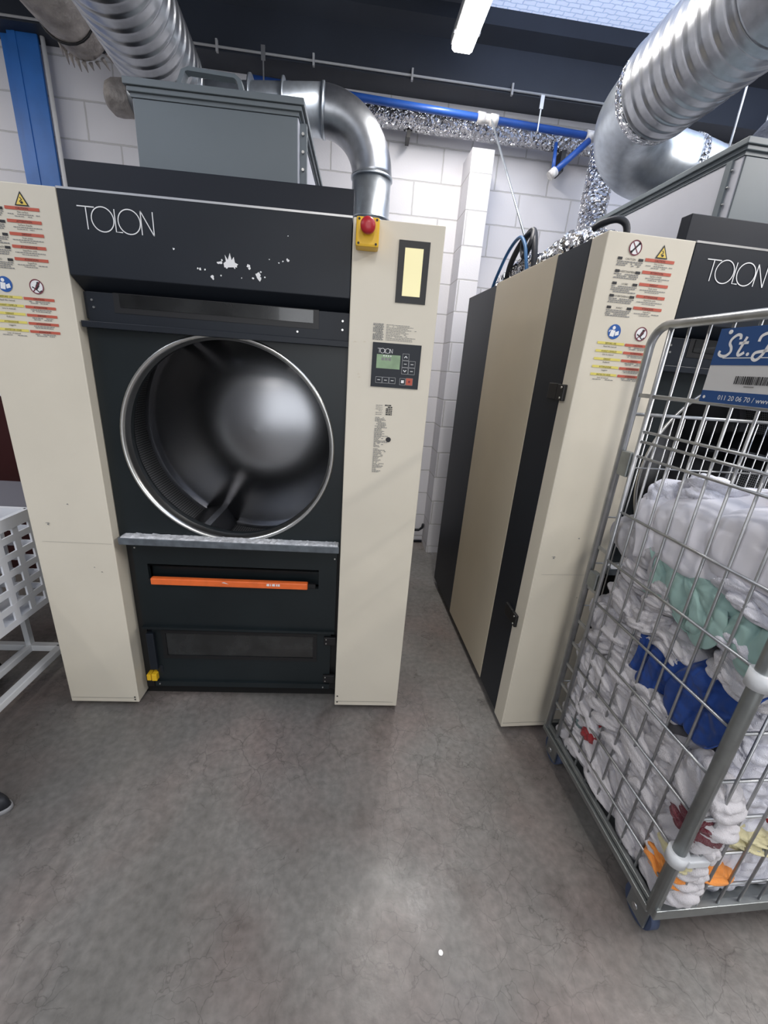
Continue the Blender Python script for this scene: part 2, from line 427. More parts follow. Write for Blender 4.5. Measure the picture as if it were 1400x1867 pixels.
# roof deck with openings for the right rooflight and the added left one
xs = (-6.2,-3.8,-1.0,.97,3.6,6.2); ys = (-7.2,-4.4,-3.0,-.9,1.80,WY+.2)
for i in range(5):
    for j in range(5):
        if (i == 3 and j in (2,3)) or (i == 1 and j in (1,2)): continue
        c.box(xs[i],xs[i+1],ys[j],ys[j+1],3.65,3.80)
room('ceiling', c, 'ceil')
room('window_1', MB().box(.97,3.6,-3.0,1.80,3.66,3.68), 'rooflight')
room('added_window_2', MB().box(-3.8,-1.0,-4.4,-.9,3.66,3.68), 'rooflight')  # unseen second rooflight, added to go with the left fill light
# big dark beam on top of the wall
b = MB().prism([(1.84,3.30),(WY+.02,3.30),(WY+.02,3.66),(1.775,3.66),(1.775,3.58),(1.84,3.52)], lambda a,b_,d: (-6+d, a, b_), depth=12)
room('trim_1', b, 'beam')
b = MB()
b.box(-1.775,-1.605,1.93,1.945,0,3.30,'bluesteel'); b.box(-1.835,-1.740,1.965,2.03,0,3.30,'bluesteel'); b.box(-1.70,-1.69,1.945,2.03,0,3.3,'bluesteel'); b.box(-1.745,-1.725,1.925,1.932,0,3.30,'bluesteel'); b.cyl((-1.585,1.95,0),(-1.585,1.95,3.3),.013,'white',10)
room('trim_2', b, None)
def at(x, y, z): return (x*math.cos(RZ)-y*math.sin(RZ), x*math.sin(RZ)+y*math.cos(RZ), z)

# ------------------------------------------------------------------ ceiling lamps
def lamp(x, y, z, label, power, L=1.5, n=0):
    t = thing('ceiling_lamp', label, 'lamp', at(x,y,z), RZ)
    MB().box(-.068,.068,-L/2,L/2,.035,.085).build('housing','lampbody',t, bevel=.01)
    d = MB().prism([(-.06,.035),(-.06,.012),(-.045,0),(.045,0),(.06,.012),(.06,.035)], lambda a,b_,dd:(a,-L/2+.02+dd,b_), depth=L-.04)
    d.build('diffuser','lens',t)
    for s in (-1,1):
        MB().cyl((0,s*L*.36,.085),(0,s*L*.36,3.65-z),.004).build('suspension_rod','zinc',t)
    for s in (-1,1):
        MB().box(-.074,.074,s*L*.42-.012,s*L*.42+.012,.03,.06).build('clip','zinc',t)
    area('lamp_light', (0,0,-.01), (0,0,0), .1, L, power, (1,.95,.9), t)
lamp(.93, .82, 3.30, 'white fluorescent batten hanging before the dark beam, top centre of the photo', 26)
lamp(-2.2, -1.2, 3.30, 'added unseen white batten giving fill light over the left aisle', 10)  # unseen lamp, added for bounce light on the left
lamp(-2.9, .5, 3.30, 'added unseen white batten brightening the left part of the back wall', 20)  # unseen lamp, added to brighten the upper left wall
lamp(.6, -2.6, 3.30, 'white fluorescent batten behind and above the photographer', 26)
lamp(3.3, -1.3, 3.30, 'added unseen white batten throwing light from the right side of the room', 85)  # unseen lamp, added and boosted to throw the cage's shadow leftward
lamp(-.6, -5.0, 3.30, 'added unseen white batten giving fill light near the far front wall', 26)  # unseen lamp, added for bounce light behind the camera

# ------------------------------------------------------------------ dryer
FX = lambda a,b_,d: (a, -.0015+d, b_)       # drawing plane on a front face at y=0
def circle(cx, cz, r, n=28, a0=0): return [(cx+r*math.cos(a0+2*PI*k/n), cz+r*math.sin(a0+2*PI*k/n)) for k in range(n)]
def rect(x0,x1,z0,z1): return [(x0,z0),(x1,z0),(x1,z1),(x0,z1)]
def off(d): return lambda a,b_,dd: (a, d+dd, b_)

def logo(mb, x, z, h, f, m, w):
    "TOLON in hairline geometric capitals"
    s = h/.062
    T = lambda p: [(x+a*s, z+b_*s) for a,b_ in p]
    mb.ribbon(T([(0,.062),(.052,.062)]), w, f, m); mb.ribbon(T([(.026,.062),(.026,0)]), w, f, m)
    mb.ribbon(T([(.074+.034*math.cos(2*PI*k/32), .031+.034*math.sin(2*PI*k/32)) for k in range(32)]), w, f, m, closed=True)
    mb.ribbon(T([(.112,.062),(.112,0),(.132,0)]), w, f, m)
    mb.ribbon(T([(.155+.034*math.cos(2*PI*k/32), .031+.034*math.sin(2*PI*k/32)) for k in range(32)]), w, f, m, closed=True)
    mb.ribbon(T([(.192,-.002),(.192,.064)]), w, f, m); mb.ribbon(T([(.192,.064),(.229,-.002)]), w, f, m); mb.ribbon(T([(.229,-.002),(.229,.064)]), w, f, m)

def scribble(mb, x0, x1, z, h, m, rnd, cov=.85, f=FX):
    "a line of print too small to read"
    x = x0
    while x < x1-.002:
        wl = rnd.uniform(.003,.010); wl = min(wl, x1-x)
        if rnd.random() < cov: mb.prism(rect(x, x+wl, z, z+h), f, m)
        x += wl + .0014

def stickers(par):
    rnd = random.Random(3)
    f2 = off(-.0020)
    # black column under the no-tools sign
    s = MB()
    s.prism(circle(.098,1.962,.0205), FX, 'white'); s.ribbon(circle(.098,1.962,.0195), .0035, f2, 'maroonink', closed=True)
    s.ribbon([(.086,1.949),(.110,1.975)], .005, f2, 'ink'); s.ribbon([(.088,1.976),(.108,1.948)], .003, f2, 'maroonink')
    s.prism(circle(.087,1.950,.004,10), f2, 'ink'); s.prism(circle(.109,1.974,.004,10), f2, 'ink')
    z = 1.927
    for k, word in enumerate(('CAUTION','AVERTISSEMENT','UYARI','AVVERTIMENTO','AVISO')):
        s.prism(rect(.048,.063,z,z+.0075), FX, 'ink'); s.prism(rect(.118,.134,z,z+.0075), FX, 'ink')
        s.text(word, .0078, FX, 'ink', .091, z+.001, 'CENTER')
        for q in range(3 if k not in (2,4) else 4): scribble(s, .047+.002*(q%2), .134-.004*(q%3), z-.0055-.0052*q, .0030, 'greyink', rnd, .92)
        z -= (.0345,.034,.035,.0335,.034)[k]
    s.build('warning_label', None, par, label='black and white warning sticker with a no-tools sign')
    # red column under the hot surface triangle
    s = MB()
    s.prism([(.171,1.941),(.213,1.941),(.192,1.979)], FX, 'ink'); s.prism([(.1765,1.9440),(.2075,1.9440),(.192,1.972)], f2, 'sunyel')
    s.ribbon([(.192,1.947),(.188,1.952),(.1945,1.957),(.190,1.963)], .0028, off(-.0025), 'ink'); s.prism(circle(.194,1.9495,.0035,10), off(-.0025), 'ink')
    z = 1.930
    for word, sub in (('CAUTION','Hot surface'),('ATTENTION','Surface chaude'),('DIKKAT','Sicak yuzey'),('ATTENZIONE','Superficie calda'),('ATENCION','Superficie')):
        s.prism(rect(.140,.240,z,z+.0085), FX, 'redink'); s.text(word, .0080, f2, 'ink', .190, z+.0015, 'CENTER')
        s.text(sub, .0068, FX, 'ink', .190, z-.0075, 'CENTER'); scribble(s, .146, .238, z-.0125, .0022, 'greyink', rnd, .95); scribble(s, .165, .215, z-.0175, .0018, 'greyink', rnd, .8)
        z -= .0340
    s.build('warning_label', None, par, label='red and black warning sticker under a yellow hot surface triangle')
    # yellow column under the blue read-the-manual disc
    s = MB()
    s.prism(circle(.094,1.7235,.0225), FX, 'blueink')
    s.prism(circle(.090,1.735,.0055,14), f2, 'white'); s.prism([(.079,1.710),(.094,1.708),(.097,1.727),(.082,1.729)], f2, 'white')
    s.prism([(.098,1.711),(.111,1.715),(.109,1.727),(.097,1.722)], f2, 'white'); s.ribbon([(.079,1.728),(.075,1.722)], .003, f2, 'white')
    z = 1.684
    for word, sub in (('BEFORE USE','Read the manual'),("AVANT L'EMPLOI",'Lire le manuel'),('DIKKAT','Kullanim'),('ATTENZIONE','Leggere'),('ANTES DE USAR','Leer el manual')):
        s.prism(rect(.044,.139,z,z+.0075), FX, 'yelink'); s.text(word, .0072, f2, 'ink', .091, z+.0013, 'CENTER'); s.text(sub, .0070, FX, 'ink', .091, z-.0085, 'CENTER')
        z -= .0245
    scribble(s, .055,.130,z+.011,.0022,'greyink',rnd)
    s.build('warning_label', None, par, label='yellow instruction sticker under a blue disc')
    # lower red column with a prohibition sign
    s = MB()
    s.prism(circle(.190,1.7235,.0215), FX, 'white'); s.ribbon(circle(.190,1.7235,.0200), .0032, f2, 'maroonink', closed=True)
    s.prism(circle(.196,1.733,.005,12), f2, 'ink'); s.prism([(.182,1.713),(.192,1.716),(.200,1.727),(.190,1.731)], f2, 'ink'); s.ribbon([(.178,1.708),(.203,1.739)], .003, off(-.0025), 'maroonink')
    s.ribbon([(.176,1.722),(.186,1.717),(.196,1.708),(.204,1.713)], .0035, f2, 'ink')
    z = 1.683
    for word in ('CAUTION','ATTENTION','DIKKAT','ATTENZIONE','ATENCION'):
        s.prism(rect(.143,.237,z,z+.008), FX, 'redink'); s.text(word, .0074, f2, 'ink', .190, z+.0014, 'CENTER')
        scribble(s, .158, .222, z-.005, .0025, 'greyink', rnd); scribble(s, .162, .218, z-.0095, .0022, 'greyink', rnd)
        z -= .0245
    s.build('warning_label', None, par, label='red warning sticker under a round prohibition sign')

def make_dryer(label, loc, rz, worn):
    W_, H = 1.4857, 2.0
    D = thing('tumble_dryer', label, 'dryer', loc, rz, None)
    XL, XR = .296, 1.189
    # front columns
    c = MB().box(0,XL,0,.087,.03,H); cl = c.build('front_column','cream',D, bevel=.003)
    s = MB()
    for (x,z) in ((.280,.060),(.280,.046)): s.prism(circle(x,z,.004,10), FX, 'ink')
    s.prism(rect(.004,.285,.0535,.0548), FX, 'greyink'); s.prism(rect(.03,.29,.826,.8267), FX, 'greyink')
    s.build('seam', None, cl)
    c = MB().box(XR,W_,0,.087,.03,H); cr = c.build('front_column','cream',D, bevel=.003)
    s = MB(); s.prism(rect(XR+.004,W_-.02,.0535,.0548), FX, 'greyink'); s.prism(circle(XR+.012,.085,.004,10), FX, 'ink'); s.prism(circle(XR+.012,.05,.004,10), FX, 'ink'); s.build('seam', None, cr)
    stickers(D)
    # scuffs
    s = MB(); rnd = random.Random(5 if worn else 9)
    for (x,z,ww,hh) in ((.055,.905,.02,.002),(.062,.898,.008,.006),(.205,.72,.006,.003),(.23,.70,.008,.003),(.148,.985,.008,.004)):
        s.prism([(x,z),(x+ww,z-.002),(x+ww*.7,z+hh),(x+ww*.2,z+hh*.6)], FX, 'greyink')
    for (x,z) in ((1.205,1.635),(1.238,1.637),(1.222,1.53),(1.226,1.52)):
        s.prism([(x,z),(x+.012,z+.001),(x+.006,z+.003)], FX, 'cream_side')
    s.build('scuff_mark', None, D)
    # side claddings (both sides)
    for x0,x1 in ((0,.02),(W_-.02,W_)):
        MB().box(x0,x1,.0885,.3025,.045,H-.002).build('side_panel','dark',D,label='anthracite front side panel', bevel=.002)
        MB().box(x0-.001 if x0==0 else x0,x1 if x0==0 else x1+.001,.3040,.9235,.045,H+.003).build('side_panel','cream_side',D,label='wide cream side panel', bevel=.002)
        MB().box(x0,x1,.925,1.3885,.045,H-.004).build('side_panel','dark',D,label='anthracite rear side panel', bevel=.002)
    MB().box(.022,W_-.022,.09,1.385,1.965,1.985).build('top_panel','lid',D)
    MB().box(.022,W_-.022,1.365,1.385,.05,1.965).build('back_panel','dark2',D)
    MB().box(.03,W_-.03,.10,1.36,0,.072).build('plinth','void',D)
    # header hood
    h = MB().prism([(0,1.768),(.062,1.728),(.062,H-.003),(0,H-.003)], lambda a,b_,d:(XL+.002+d, a, b_), depth=XR-XL-.004)
    hd = h.build('header','dark',D, bevel=.002)
    g = MB(); logo(g, .351, 1.896, .060, FX, 'white', .0030); g.build('lettering', None, hd, label='thin white capital lettering')
    MB().box(XL+.002,XR-.002,-.001,.05,H-.004,H+.002).build('edge_highlight','zinc',hd)  # pale strip painting the highlight along the header's top edge
    if worn:
        g = MB(); rnd = random.Random(11)
        def chip(x,z,r):
            n = 9; MB().prism([(x+r*rnd.uniform(.4,1.1)*math.cos(2*PI*k/n), z+r*rnd.uniform(.4,1.1)*math.sin(2*PI*k/n)) for k in range(n)], off(-.0014-.0002*rnd.random()), 'white').build('paint_chip', None, hd)
        # flame shaped scrape
        g.prism([(.782,1.826),(.818,1.829),(.826,1.838),(.816,1.842),(.813,1.858),(.806,1.848),(.801,1.868),(.794,1.848),(.785,1.862),(.788,1.842),(.780,1.838)], FX, 'white')
        for k in range(7): chip(.797+rnd.uniform(-.022,.03), 1.842+rnd.uniform(-.02,.026), .0035)
        chip(.765,1.838,.006); chip(.772,1.838,.005)
        for (x,z,r) in ((.742,1.796,.006),(.744,1.792,.005),(.705,1.815,.005),(.698,1.816,.004),(.720,1.815,.0035),(.858,1.836,.006),(.861,1.829,.005),(.872,1.802,.004),(.889,1.812,.010),(.892,1.803,.009),(.897,1.822,.004),(.910,1.808,.003),(.983,1.863,.006),(.955,1.853,.003),(.968,1.858,.003),(.925,1.86,.002),(.985,1.93,.002),(.627,1.865,.004),(.77,1.802,.003),(.835,1.80,.0025)): chip(x,z,r)
        g.build('paint_chip', None, hd)
    # lid band above header
    MB().box(XL+.004,XR-.002,.055,.100,1.985,2.090).build('top_cover','lid',D, bevel=.002)
    # filter panel with a narrow window
    fp = MB()
    fp.box(XL+.02,XR,.034,.05,1.636,1.727); fp.box(XL+.006,XR,.010,.05,1.616,1.636); fp.box(XL+.004,XL+.018,.05,.06,1.645,1.727)
    fo = fp.build('filter_panel','dark',D, bevel=.0015)
    MB().box(.404,1.083,.0325,.0345,1.668,1.7285).build('window_gasket','black',fo)
    MB().box(.424,1.064,.0305,.0322,1.686,1.7265).build('window_pane','glass_dark',fo)
    for x,z in ((.335,1.702),(.338,1.680),(1.165,1.700),(1.165,1.672),(1.01,1.655)): MB().cyl((x,.030,z),(x,.036,z),.0035,'steel',10).build('screw', None, fo)
    # drum front with round opening
    cx, cz, r0 = .754, 1.237, .386
    n = 96; bm = bmesh.new(); inner=[]; outer=[]
    x0,x1,z0,z1 = XL+.003,XR-.001,.826,1.629
    for k in range(n):
        a = 2*PI*k/n; ca, sa = math.cos(a), math.sin(a)
        t = min(((x1-cx)/ca if ca>1e-6 else (x0-cx)/ca if ca<-1e-6 else 1e9), ((z1-cz)/sa if sa>1e-6 else (z0-cz)/sa if sa<-1e-6 else 1e9))
        t = max(t, r0+.001)
        inner.append(bm.verts.new((cx+r0*ca,.045,cz+r0*sa))); outer.append(bm.verts.new((min(max(cx+t*ca,x0),x1),.045,min(max(cz+t*sa,z0),z1))))
    for k in range(n): bm.faces.new((inner[k],inner[(k+1)%n],outer[(k+1)%n],outer[k]))
    for (qx,qz) in ((x0,z0),(x1,z0),(x1,z1),(x0,z1)):
        q = bm.verts.new((qx,.0451,qz)); near = sorted(outer, key=lambda v:(v.co-q.co).length)[:1]
        ks = outer.index(near[0]); a_, b_ = outer[ks-1], outer[(ks+1)%n]
        other = a_ if (abs(a_.co.x-near[0].co.x)>1e-4 and abs(a_.co.z-near[0].co.z)>1e-4) else b_
        bm.faces.new((near[0],other,q))
    me = bpy.data.meshes.new('drum_surround'); bm.to_mesh(me); bm.free(); me.materials.append(M['dark2'])
    o = bpy.data.objects.new('drum_surround', me); COL.objects.link(o); o.parent = D
    sm = o.modifiers.new('solid','SOLIDIFY'); sm.thickness = .004; sm.offset = 0
    # rim: rolled steel edge
    Y = lambda r,a,y: (cx+r*math.cos(a), y, cz+r*math.sin(a))
    def lathe(prof, m, name, par, seg=96, uv=False, smooth=True):
        bm = bmesh.new(); rg = [[bm.verts.new(Y(r,2*PI*k/seg,y)) for k in range(seg)] for r,y in prof]
        ul = bm.loops.layers.uv.new('uv') if uv else None
        for p in range(len(prof)-1):
            for k in range(seg):
                f = bm.faces.new((rg[p][k],rg[p][(k+1)%seg],rg[p+1][(k+1)%seg],rg[p+1][k])); f.smooth = smooth
                if uv:
                    vals = ((k,p),(k+1,p),(k+1,p+1),(k,p+1))
                    for lp,(kk,pp) in zip(f.loops, vals): lp[ul].uv = (2*PI*prof[pp][0]*kk/seg, prof[pp][1])
        me = bpy.data.meshes.new(name); bm.to_mesh(me); bm.free(); me.materials.append(M[m])
        o = bpy.data.objects.new(name, me); COL.objects.link(o); o.parent = par; return o
    lathe([(r0-.012,.075),(r0-.008,.05),(r0-.004,.040),(r0+.002,.036),(r0+.008,.038),(r0+.010,.044)], 'steel', 'drum_rim', D)
    R1, YB, YF = .525, .53, .115
    dr = lathe([(r0-.012,.075),(r0-.010,.10),(r0-.006,YF),(R1-.02,YF+.005)], 'dark2', 'drum', D)
    lathe([(R1,YF+.005),(R1,YF+.08)], 'steel', 'wall_band', dr); lathe([(R1,YF+.08),(R1,YB-.03)], 'perf', 'perforated_wall', dr, uv=True); lathe([(R1,YB-.03),(R1-.004,YB)], 'drum_back', 'wall_band', dr)
    lathe([(R1-.004,YB),(R1-.02,YB-.004),(R1*.9,YB-.020),(R1*.8,YB-.036),(R1*.65,YB-.058),(R1*.5,YB-.076),(R1*.35,YB-.089),(R1*.2,YB-.097),(R1*.1,YB-.100),(.001,YB-.101)], 'drum_back', 'drum_back', dr)
    # lifters (triangular ribs along the wall)
    for a in (math.radians(246), math.radians(6), math.radians(126)):
        wd = .17; hh = .075
        A = [(a-wd, R1-.003), (a-.03, R1-hh), (a+.03, R1-hh), (a+wd, R1-.003)]
        b = MB(); i = b.mi('drum_back')
        y0, y1 = YF+.01, YB-.01
        fr = [b.bm.verts.new(Y(r,t,y0)) for t,r in A]; bk = [b.bm.verts.new(Y(r,t,y1)) for t,r in A]
        for k in range(3): b.bm.faces.new((fr[k],fr[k+1],bk[k+1],bk[k]))
        b.bm.faces.new(fr)
        b.build('lifter','drum_back',dr)
    # sill with lint
    sl = MB().box(.316,1.183,-.004,.05,.826,.856).build('sill','sillgrey',D, bevel=.003)
    bm = MB(); i = bm.mi('lint'); rnd = random.Random(4)
    n = 120; xa, xb = .325, 1.178
    top=[];bot=[];bk=[]
    for k in range(n+1):
        x = xa+(xb-xa)*k/n; e = .0015+.004*rnd.random()**3*(2.2 if k<18 else 1)
        bot.append(bm.bm.verts.new((x,-.002,.856))); top.append(bm.bm.verts.new((x,.008,.857+e))); bk.append(bm.bm.verts.new((x,.044,.857+e*.6)))
    for k in range(n):
        bm.bm.faces.new((bot[k],bot[k+1],top[k+1],top[k])); bm.bm.faces.new((top[k],top[k+1],bk[k+1],bk[k]))
    tag(bm.build('lint', None, sl, label='pale lint lying along the sill'), kind='stuff')
    # handle drawer panel with hollow behind handle
    dx0,dx1 = .332,1.175; hx0,hx1,hz0,hz1 = .385,1.098,.625,.712
    dp = MB()
    dp.box(dx0,dx1,.055,.075,.402,hz0,bevel=0); dp.box(dx0,dx1,.055,.075,hz1,.826); dp.box(dx0,hx0,.055,.075,hz0,hz1); dp.box(hx1,dx1,.055,.075,hz0,hz1)
    dp.box(hx0-.005,hx1+.005,.100,.104,hz0-.005,hz1+.005)
    dp.prism([(.055,hz1),(.100,hz1-.03),(.104,hz1+.004),(.055,hz1+.004)], lambda a,b_,d:(hx0+d,a,b_), depth=hx1-hx0)
    dp.box(dx0,dx1,.040,.056,.400,.412)
    do = dp.build('drawer_front','dark2',D)
    MB().box(.397,1.052,.038,.062,.626,.656).build('handle','orange',do,label='orange handle bar', bevel=.004)
    MB().box(1.052,1.085,.048,.062,.63,.650).box(.385,.397,.048,.062,.63,.650).build('handle_bracket','black',do)
    s = MB(); f3 = off(.0372)
    for x,ww in ((.878,.012),(.893,.004),(.901,.013),(.918,.006),(.926,.008)): s.prism([(x,.640),(x+ww,.6395),(x+ww,.651),(x+.001,.650)], f3, 'white')
    s.prism([(.69,.648),(.70,.646),(.715,.643),(.72,.6415),(.71,.647),(.70,.651)], f3, 'white')
    s.build('scratch', None, do)
    for x,z in ((.345,.790),(1.165,.775)): MB().cyl((x,.050,z),(x,.057,z),.0035,'steel',10).build('screw', None, do)
    MB().box(XL+.002,dx0,.078,.085,.05,.826).box(dx1,XR,.078,.085,.05,.826).box(dx0,dx1,.085,.09,.05,.40).build('inner_frame','black',D)
    # lint door
    ld = MB(); wx0,wx1,wz0,wz1 = .405,1.092,.235,.382
    ld.box(.362,1.158,.062,.080,.105,wz0); ld.box(.362,1.158,.062,.080,wz1,.398); ld.box(.362,wx0,.062,.080,wz0,wz1); ld.box(wx1,1.158,.062,.080,wz0,wz1)
    ld.box(.350,1.158,.052,.080,.078,.105)
    lo = ld.build('lint_door','dark2',D)
    g = MB(); g.box(wx0-.003,wx1+.003,.0585,.0615,wz0-.003,wz0+.014); g.box(wx0-.003,wx1+.003,.0585,.0615,wz1-.014,wz1+.003); g.box(wx0-.003,wx0+.015,.0585,.0615,wz0+.0145,wz1-.0145); g.box(wx1-.015,wx1+.003,.0585,.0615,wz0+.0145,wz1-.0145)
    g.build('window_gasket','black',lo)
    MB().box(wx0+.01,wx1-.01,.0625,.066,wz0+.01,wz1-.01).build('window_pane','glass_dark',lo)
    for z in (.352,.136):
        g = MB(); g.box(1.128,1.182,.050,.064,z-.022,z+.022,'black',.003)
        for q in (-.011,.011): g.cyl((1.138,.048,z+q),(1.138,.052,z+q),.003,'steel',8)
        g.build('hinge', None, lo)
    g = MB().box(.340,.374,.045,.08,.175,.372,None,.004).box(.374,.39,.06,.08,.15,.19)
    g.build('latch','dark',lo)
    g = MB().box(.322,.340,.040,.075,.118,.150,'yellow',.002).box(.343,.366,.040,.075,.116,.152,'yellow',.002).box(.338,.345,.05,.07,.125,.145,'ink')
    g.build('interlock_switch', None, lo)
    for x,z in ((.372,.092),(1.128,.088)): MB().cyl((x,.048,z),(x,.053,z),.0035,'steel',10).build('screw', None, lo)
    # inspection window on right column
    MB().box(1.339,1.441,-.003,.004,1.768,1.950).build('viewing_window_frame','black',D)
    MB().box(1.360,1.420,-.0045,.002,1.789,1.929).build('viewing_window','glowyel',D,label='pale yellow window')
    # print above control panel
    s = MB(); rnd = random.Random(8)
    for k in range(13): scribble(s, 1.271, 1.308-.003*(k%2), 1.697-k*.0041, .0028, 'greyink', rnd, .97)
    for k in range(11): scribble(s, 1.316, 1.375+rnd.random()*.055, 1.697-k*.0048, .0016, 'greyink', rnd, .97)
    s.build('print_block', None, D)
    s = MB()
    for k in range(6):
        scribble(s, 1.297, 1.322, 1.428-k*.0065, .0018, 'greyink', rnd, .9); scribble(s, 1.330+.004*(k>1), 1.357, 1.428-k*.0065, .0042, 'ink', rnd, .72)
    for k in range(25): scribble(s, 1.297, 1.316+rnd.random()*.036, 1.384-k*.0045, .0024, 'greyink', rnd, .93)
    for k in range(20): scribble(s, 1.297, 1.310+rnd.random()*.036, 1.268-k*.0047, .0024, 'greyink', rnd, .93)
    s.prism(circle(1.351,1.306,.0095,20), off(-.0022), 'ink')
    s.build('print_block', None, D)
    cp = MB().box(1.273,1.443,-.0035,.004,1.493,1.640).build('control_panel','dark',D)
    f4 = off(-.0042)
    g = MB(); g.prism(rect(1.289,1.372,1.556,1.602), f4, 'lcd')
    for q in range(3): g.prism(rect(1.306+q*.012,1.315+q*.012,1.583,1.592), off(-.0046), 'greyink')
    for q in range(4): g.prism(rect(1.312+q*.008,1.316+q*.008,1.596,1.600), off(-.0046), 'white')
    g.build('display', None, cp)
    g = MB(); logo(g, 1.291, 1.607, .014, f4, 'white', .0012); g.build('lettering', None, cp)
    def key(x,z,w_,h_,sym=None,fill=None):
        g = MB()
        if fill: g.prism(rect(x,x+w_,z,z+h_), f4, fill)
        g.ribbon(rect(x,x+w_,z,z+h_), .0011, off(-.0043), 'greyink' if fill else 'lampbody', closed=True)
        cxx, czz = x+w_/2, z+h_/2
        if sym=='up': g.ribbon([(cxx-.005,czz-.003),(cxx,czz+.003),(cxx+.005,czz-.003)], .003, off(-.0046), 'white')
        elif sym=='down': g.ribbon([(cxx-.005,czz+.003),(cxx,czz-.003),(cxx+.005,czz+.003)], .003, off(-.0046), 'white')
        elif sym=='dash': g.ribbon([(cxx-.005,czz),(cxx+.005,czz)], .003, off(-.0046), 'lampbody')
        elif sym=='sq': g.prism(rect(cxx-.005,cxx+.005,czz-.005,czz+.005), off(-.0046), 'white')
        elif sym=='dot': g.prism(circle(cxx,czz,.004,12), off(-.0046), 'maroonink')
        g.build('key', None, cp)
    key(1.380,1.588,.022,.021,'up'); key(1.380,1.565,.022,.021,'dash'); key(1.404,1.565,.022,.021,'dash'); key(1.380,1.542,.022,.021,'down'); key(1.404,1.542,.022,.021,'dash')
    for q in range(3): key(1.290+q*.024,1.507,.022,.020,'dash')
    key(1.376,1.505,.020,.022,'sq'); key(1.398,1.505,.024,.024,'dot','redink')
    # emergency stop
    es = MB().box(1.200,1.272,-.060,-.0005,1.908,1.988,None,.007).build('emergency_stop_box','yellow',D,label='yellow emergency stop box')
    g = MB().cyl((1.236,-.058,1.957),(1.236,-.075,1.957),.014,'black',20)
    g.build('stem', None, es)
    g = MB().tube([(1.236,-.072,1.957),(1.236,-.080,1.957),(1.236,-.094,1.957),(1.236,-.099,1.957),(1.236,-.101,1.957)], [.018,.0225,.0225,.017,.006],'red',24); g.build('stop_button', None, es, label='red mushroom push button')
    for x,z in ((1.209,1.980),(1.263,1.980),(1.263,1.916),(1.209,1.916)): MB().cyl((x,-.0605,z),(x,-.0615,z),.0035,'ink',10).build('screw', None, es)
    # side hinges on left flank
    for z in (1.52,.572):
        g = MB(); g.box(-.014,-.0005,.045,.090,z-.028,z+.028,'black',.003); g.box(-.014,-.0005,.0905,.155,z-.026,z+.030,'black',.003)
        for q in (-.018,.018): g.cyl((-.016,.060,z+q),(-.012,.060,z+q),.004,'steel',8)
        g.build('hinge', None, D)
    return D
dL = make_dryer('cream and anthracite industrial tumble dryer at the left, white paint chips on its header', (-.8437,0,0), 0, True)
dR = make_dryer('large industrial tumble dryer at the right, its front half hidden by the laundry cage', (1.1201,-.1151,0), .0586, False)

# ------------------------------------------------------------------ heater boxes on top
def heater_box(label, D, handle):
    t = thing('heater_box', label, 'metal box', D.location, D.rotation_euler.z)
    x0,x1,z0,z1 = .488,.998,1.986,2.290
    MB().box(x0,x1,.136,.915,z0,z1,'boxside',.002).build('casing', None, t)
    MB().box(x0+.003,x1-.003,.130,.1355,z0,z1-.002,'boxgrey',.002).build('front_cover', None, t)
    c = MB(); c.box(x0-.017,x1+.020,.116,.94,z1+.025,z1+.043,'boxgrey',.002); c.box(x0-.009,x1+.012,.122,.93,z1+.0115,z1+.024,'boxgrey',.002); c.box(x0-.003,x1+.003,.13,.92,z1+.0005,z1+.011,'boxgrey')
    c.build('cap', None, t)
    for s,xx in ((-1,x0),(1,x1)):
        fw = .022 if s > 0 else .008
        f = MB(); f.box(min(xx,xx+s*fw),max(xx,xx+s*fw),.168,.192,z0,z1,'boxgrey')
        fo = f.build('flange', None, t)
        g = MB()
        for k in range(4): MB().cyl((xx+s*fw/2,.167,z0+.13+k*.048),(xx+s*fw/2,.159,z0+.13+k*.048),.0045 if s > 0 else .003,'steel',8).build('bolt', None, fo)
    # lifting bracket
    p = [(.625,z1+.043),(.636,z1+.098),(.650,z1+.106),(.793,z1+.100),(.808,z1+.088),(.823,z1+.043)]
    f = lambda a,b_,d: (a, .14+d+(b_-z1-.043)*.5, b_)
    MB().ribbon(p, .014, f, 'boxgrey', .03).build('bracket', None, t)
    return t
heater_box('grey sheet metal box on top of the left dryer, front cover facing the camera', dL, True)
heater_box('grey sheet metal box on top of the right dryer, its long side in view', dR, False)

# ------------------------------------------------------------------ ducts
def spiral(path, R, par, pitch=.10, name='pipe', m='galv', ridge=.006, seg=56, step=.006):
    "galvanised pipe with raised seams"
    P = [Vector(p) for p in path]; pts = []; rr = []; dist = 0; out = [P[0]]
    for a, b_ in zip(P, P[1:]):
        n = max(1, int((b_-a).length/step))
        for k in range(1, n+1): out.append(a.lerp(b_, k/n))
    d = 0; prev = out[0]
    for q in out:
        d += (q-prev).length; prev = q
        ph = (d % pitch)/pitch; e = max(0, 1-abs(ph-.5)*pitch/.011)
        pts.append(q); rr.append(R + ridge*e)
    return MB().tube(pts, rr, m, seg).build(name, None, par)
t = thing('spiral_duct', 'wide ribbed silver duct coming down from the top left over the left dryer', 'duct', (0,0,0))
a = Vector((-.635,1.14,2.835)); d_ = Vector((.09,-1,.03))
spiral([a, a+d_*3.4], .178, t, .066, 'pipe', ridge=.007)
MB().tube([a+d_*.0-d_*.0, a+d_*.05], .181, 'galv', 64).build('collar', None, t)
for k in (.9,2.2):
    q = a+d_*k; g = MB(); g.tube([q+Vector((.178*math.cos(2*PI*j/48),0,.178*math.sin(2*PI*j/48))) for j in range(48)], .004, 'zinc', 6, closed=True); g.cyl(q+Vector((0,0,.178)), (q.x,q.y,3.66), .004, 'zinc', 8); g.build('hanger', None, t)
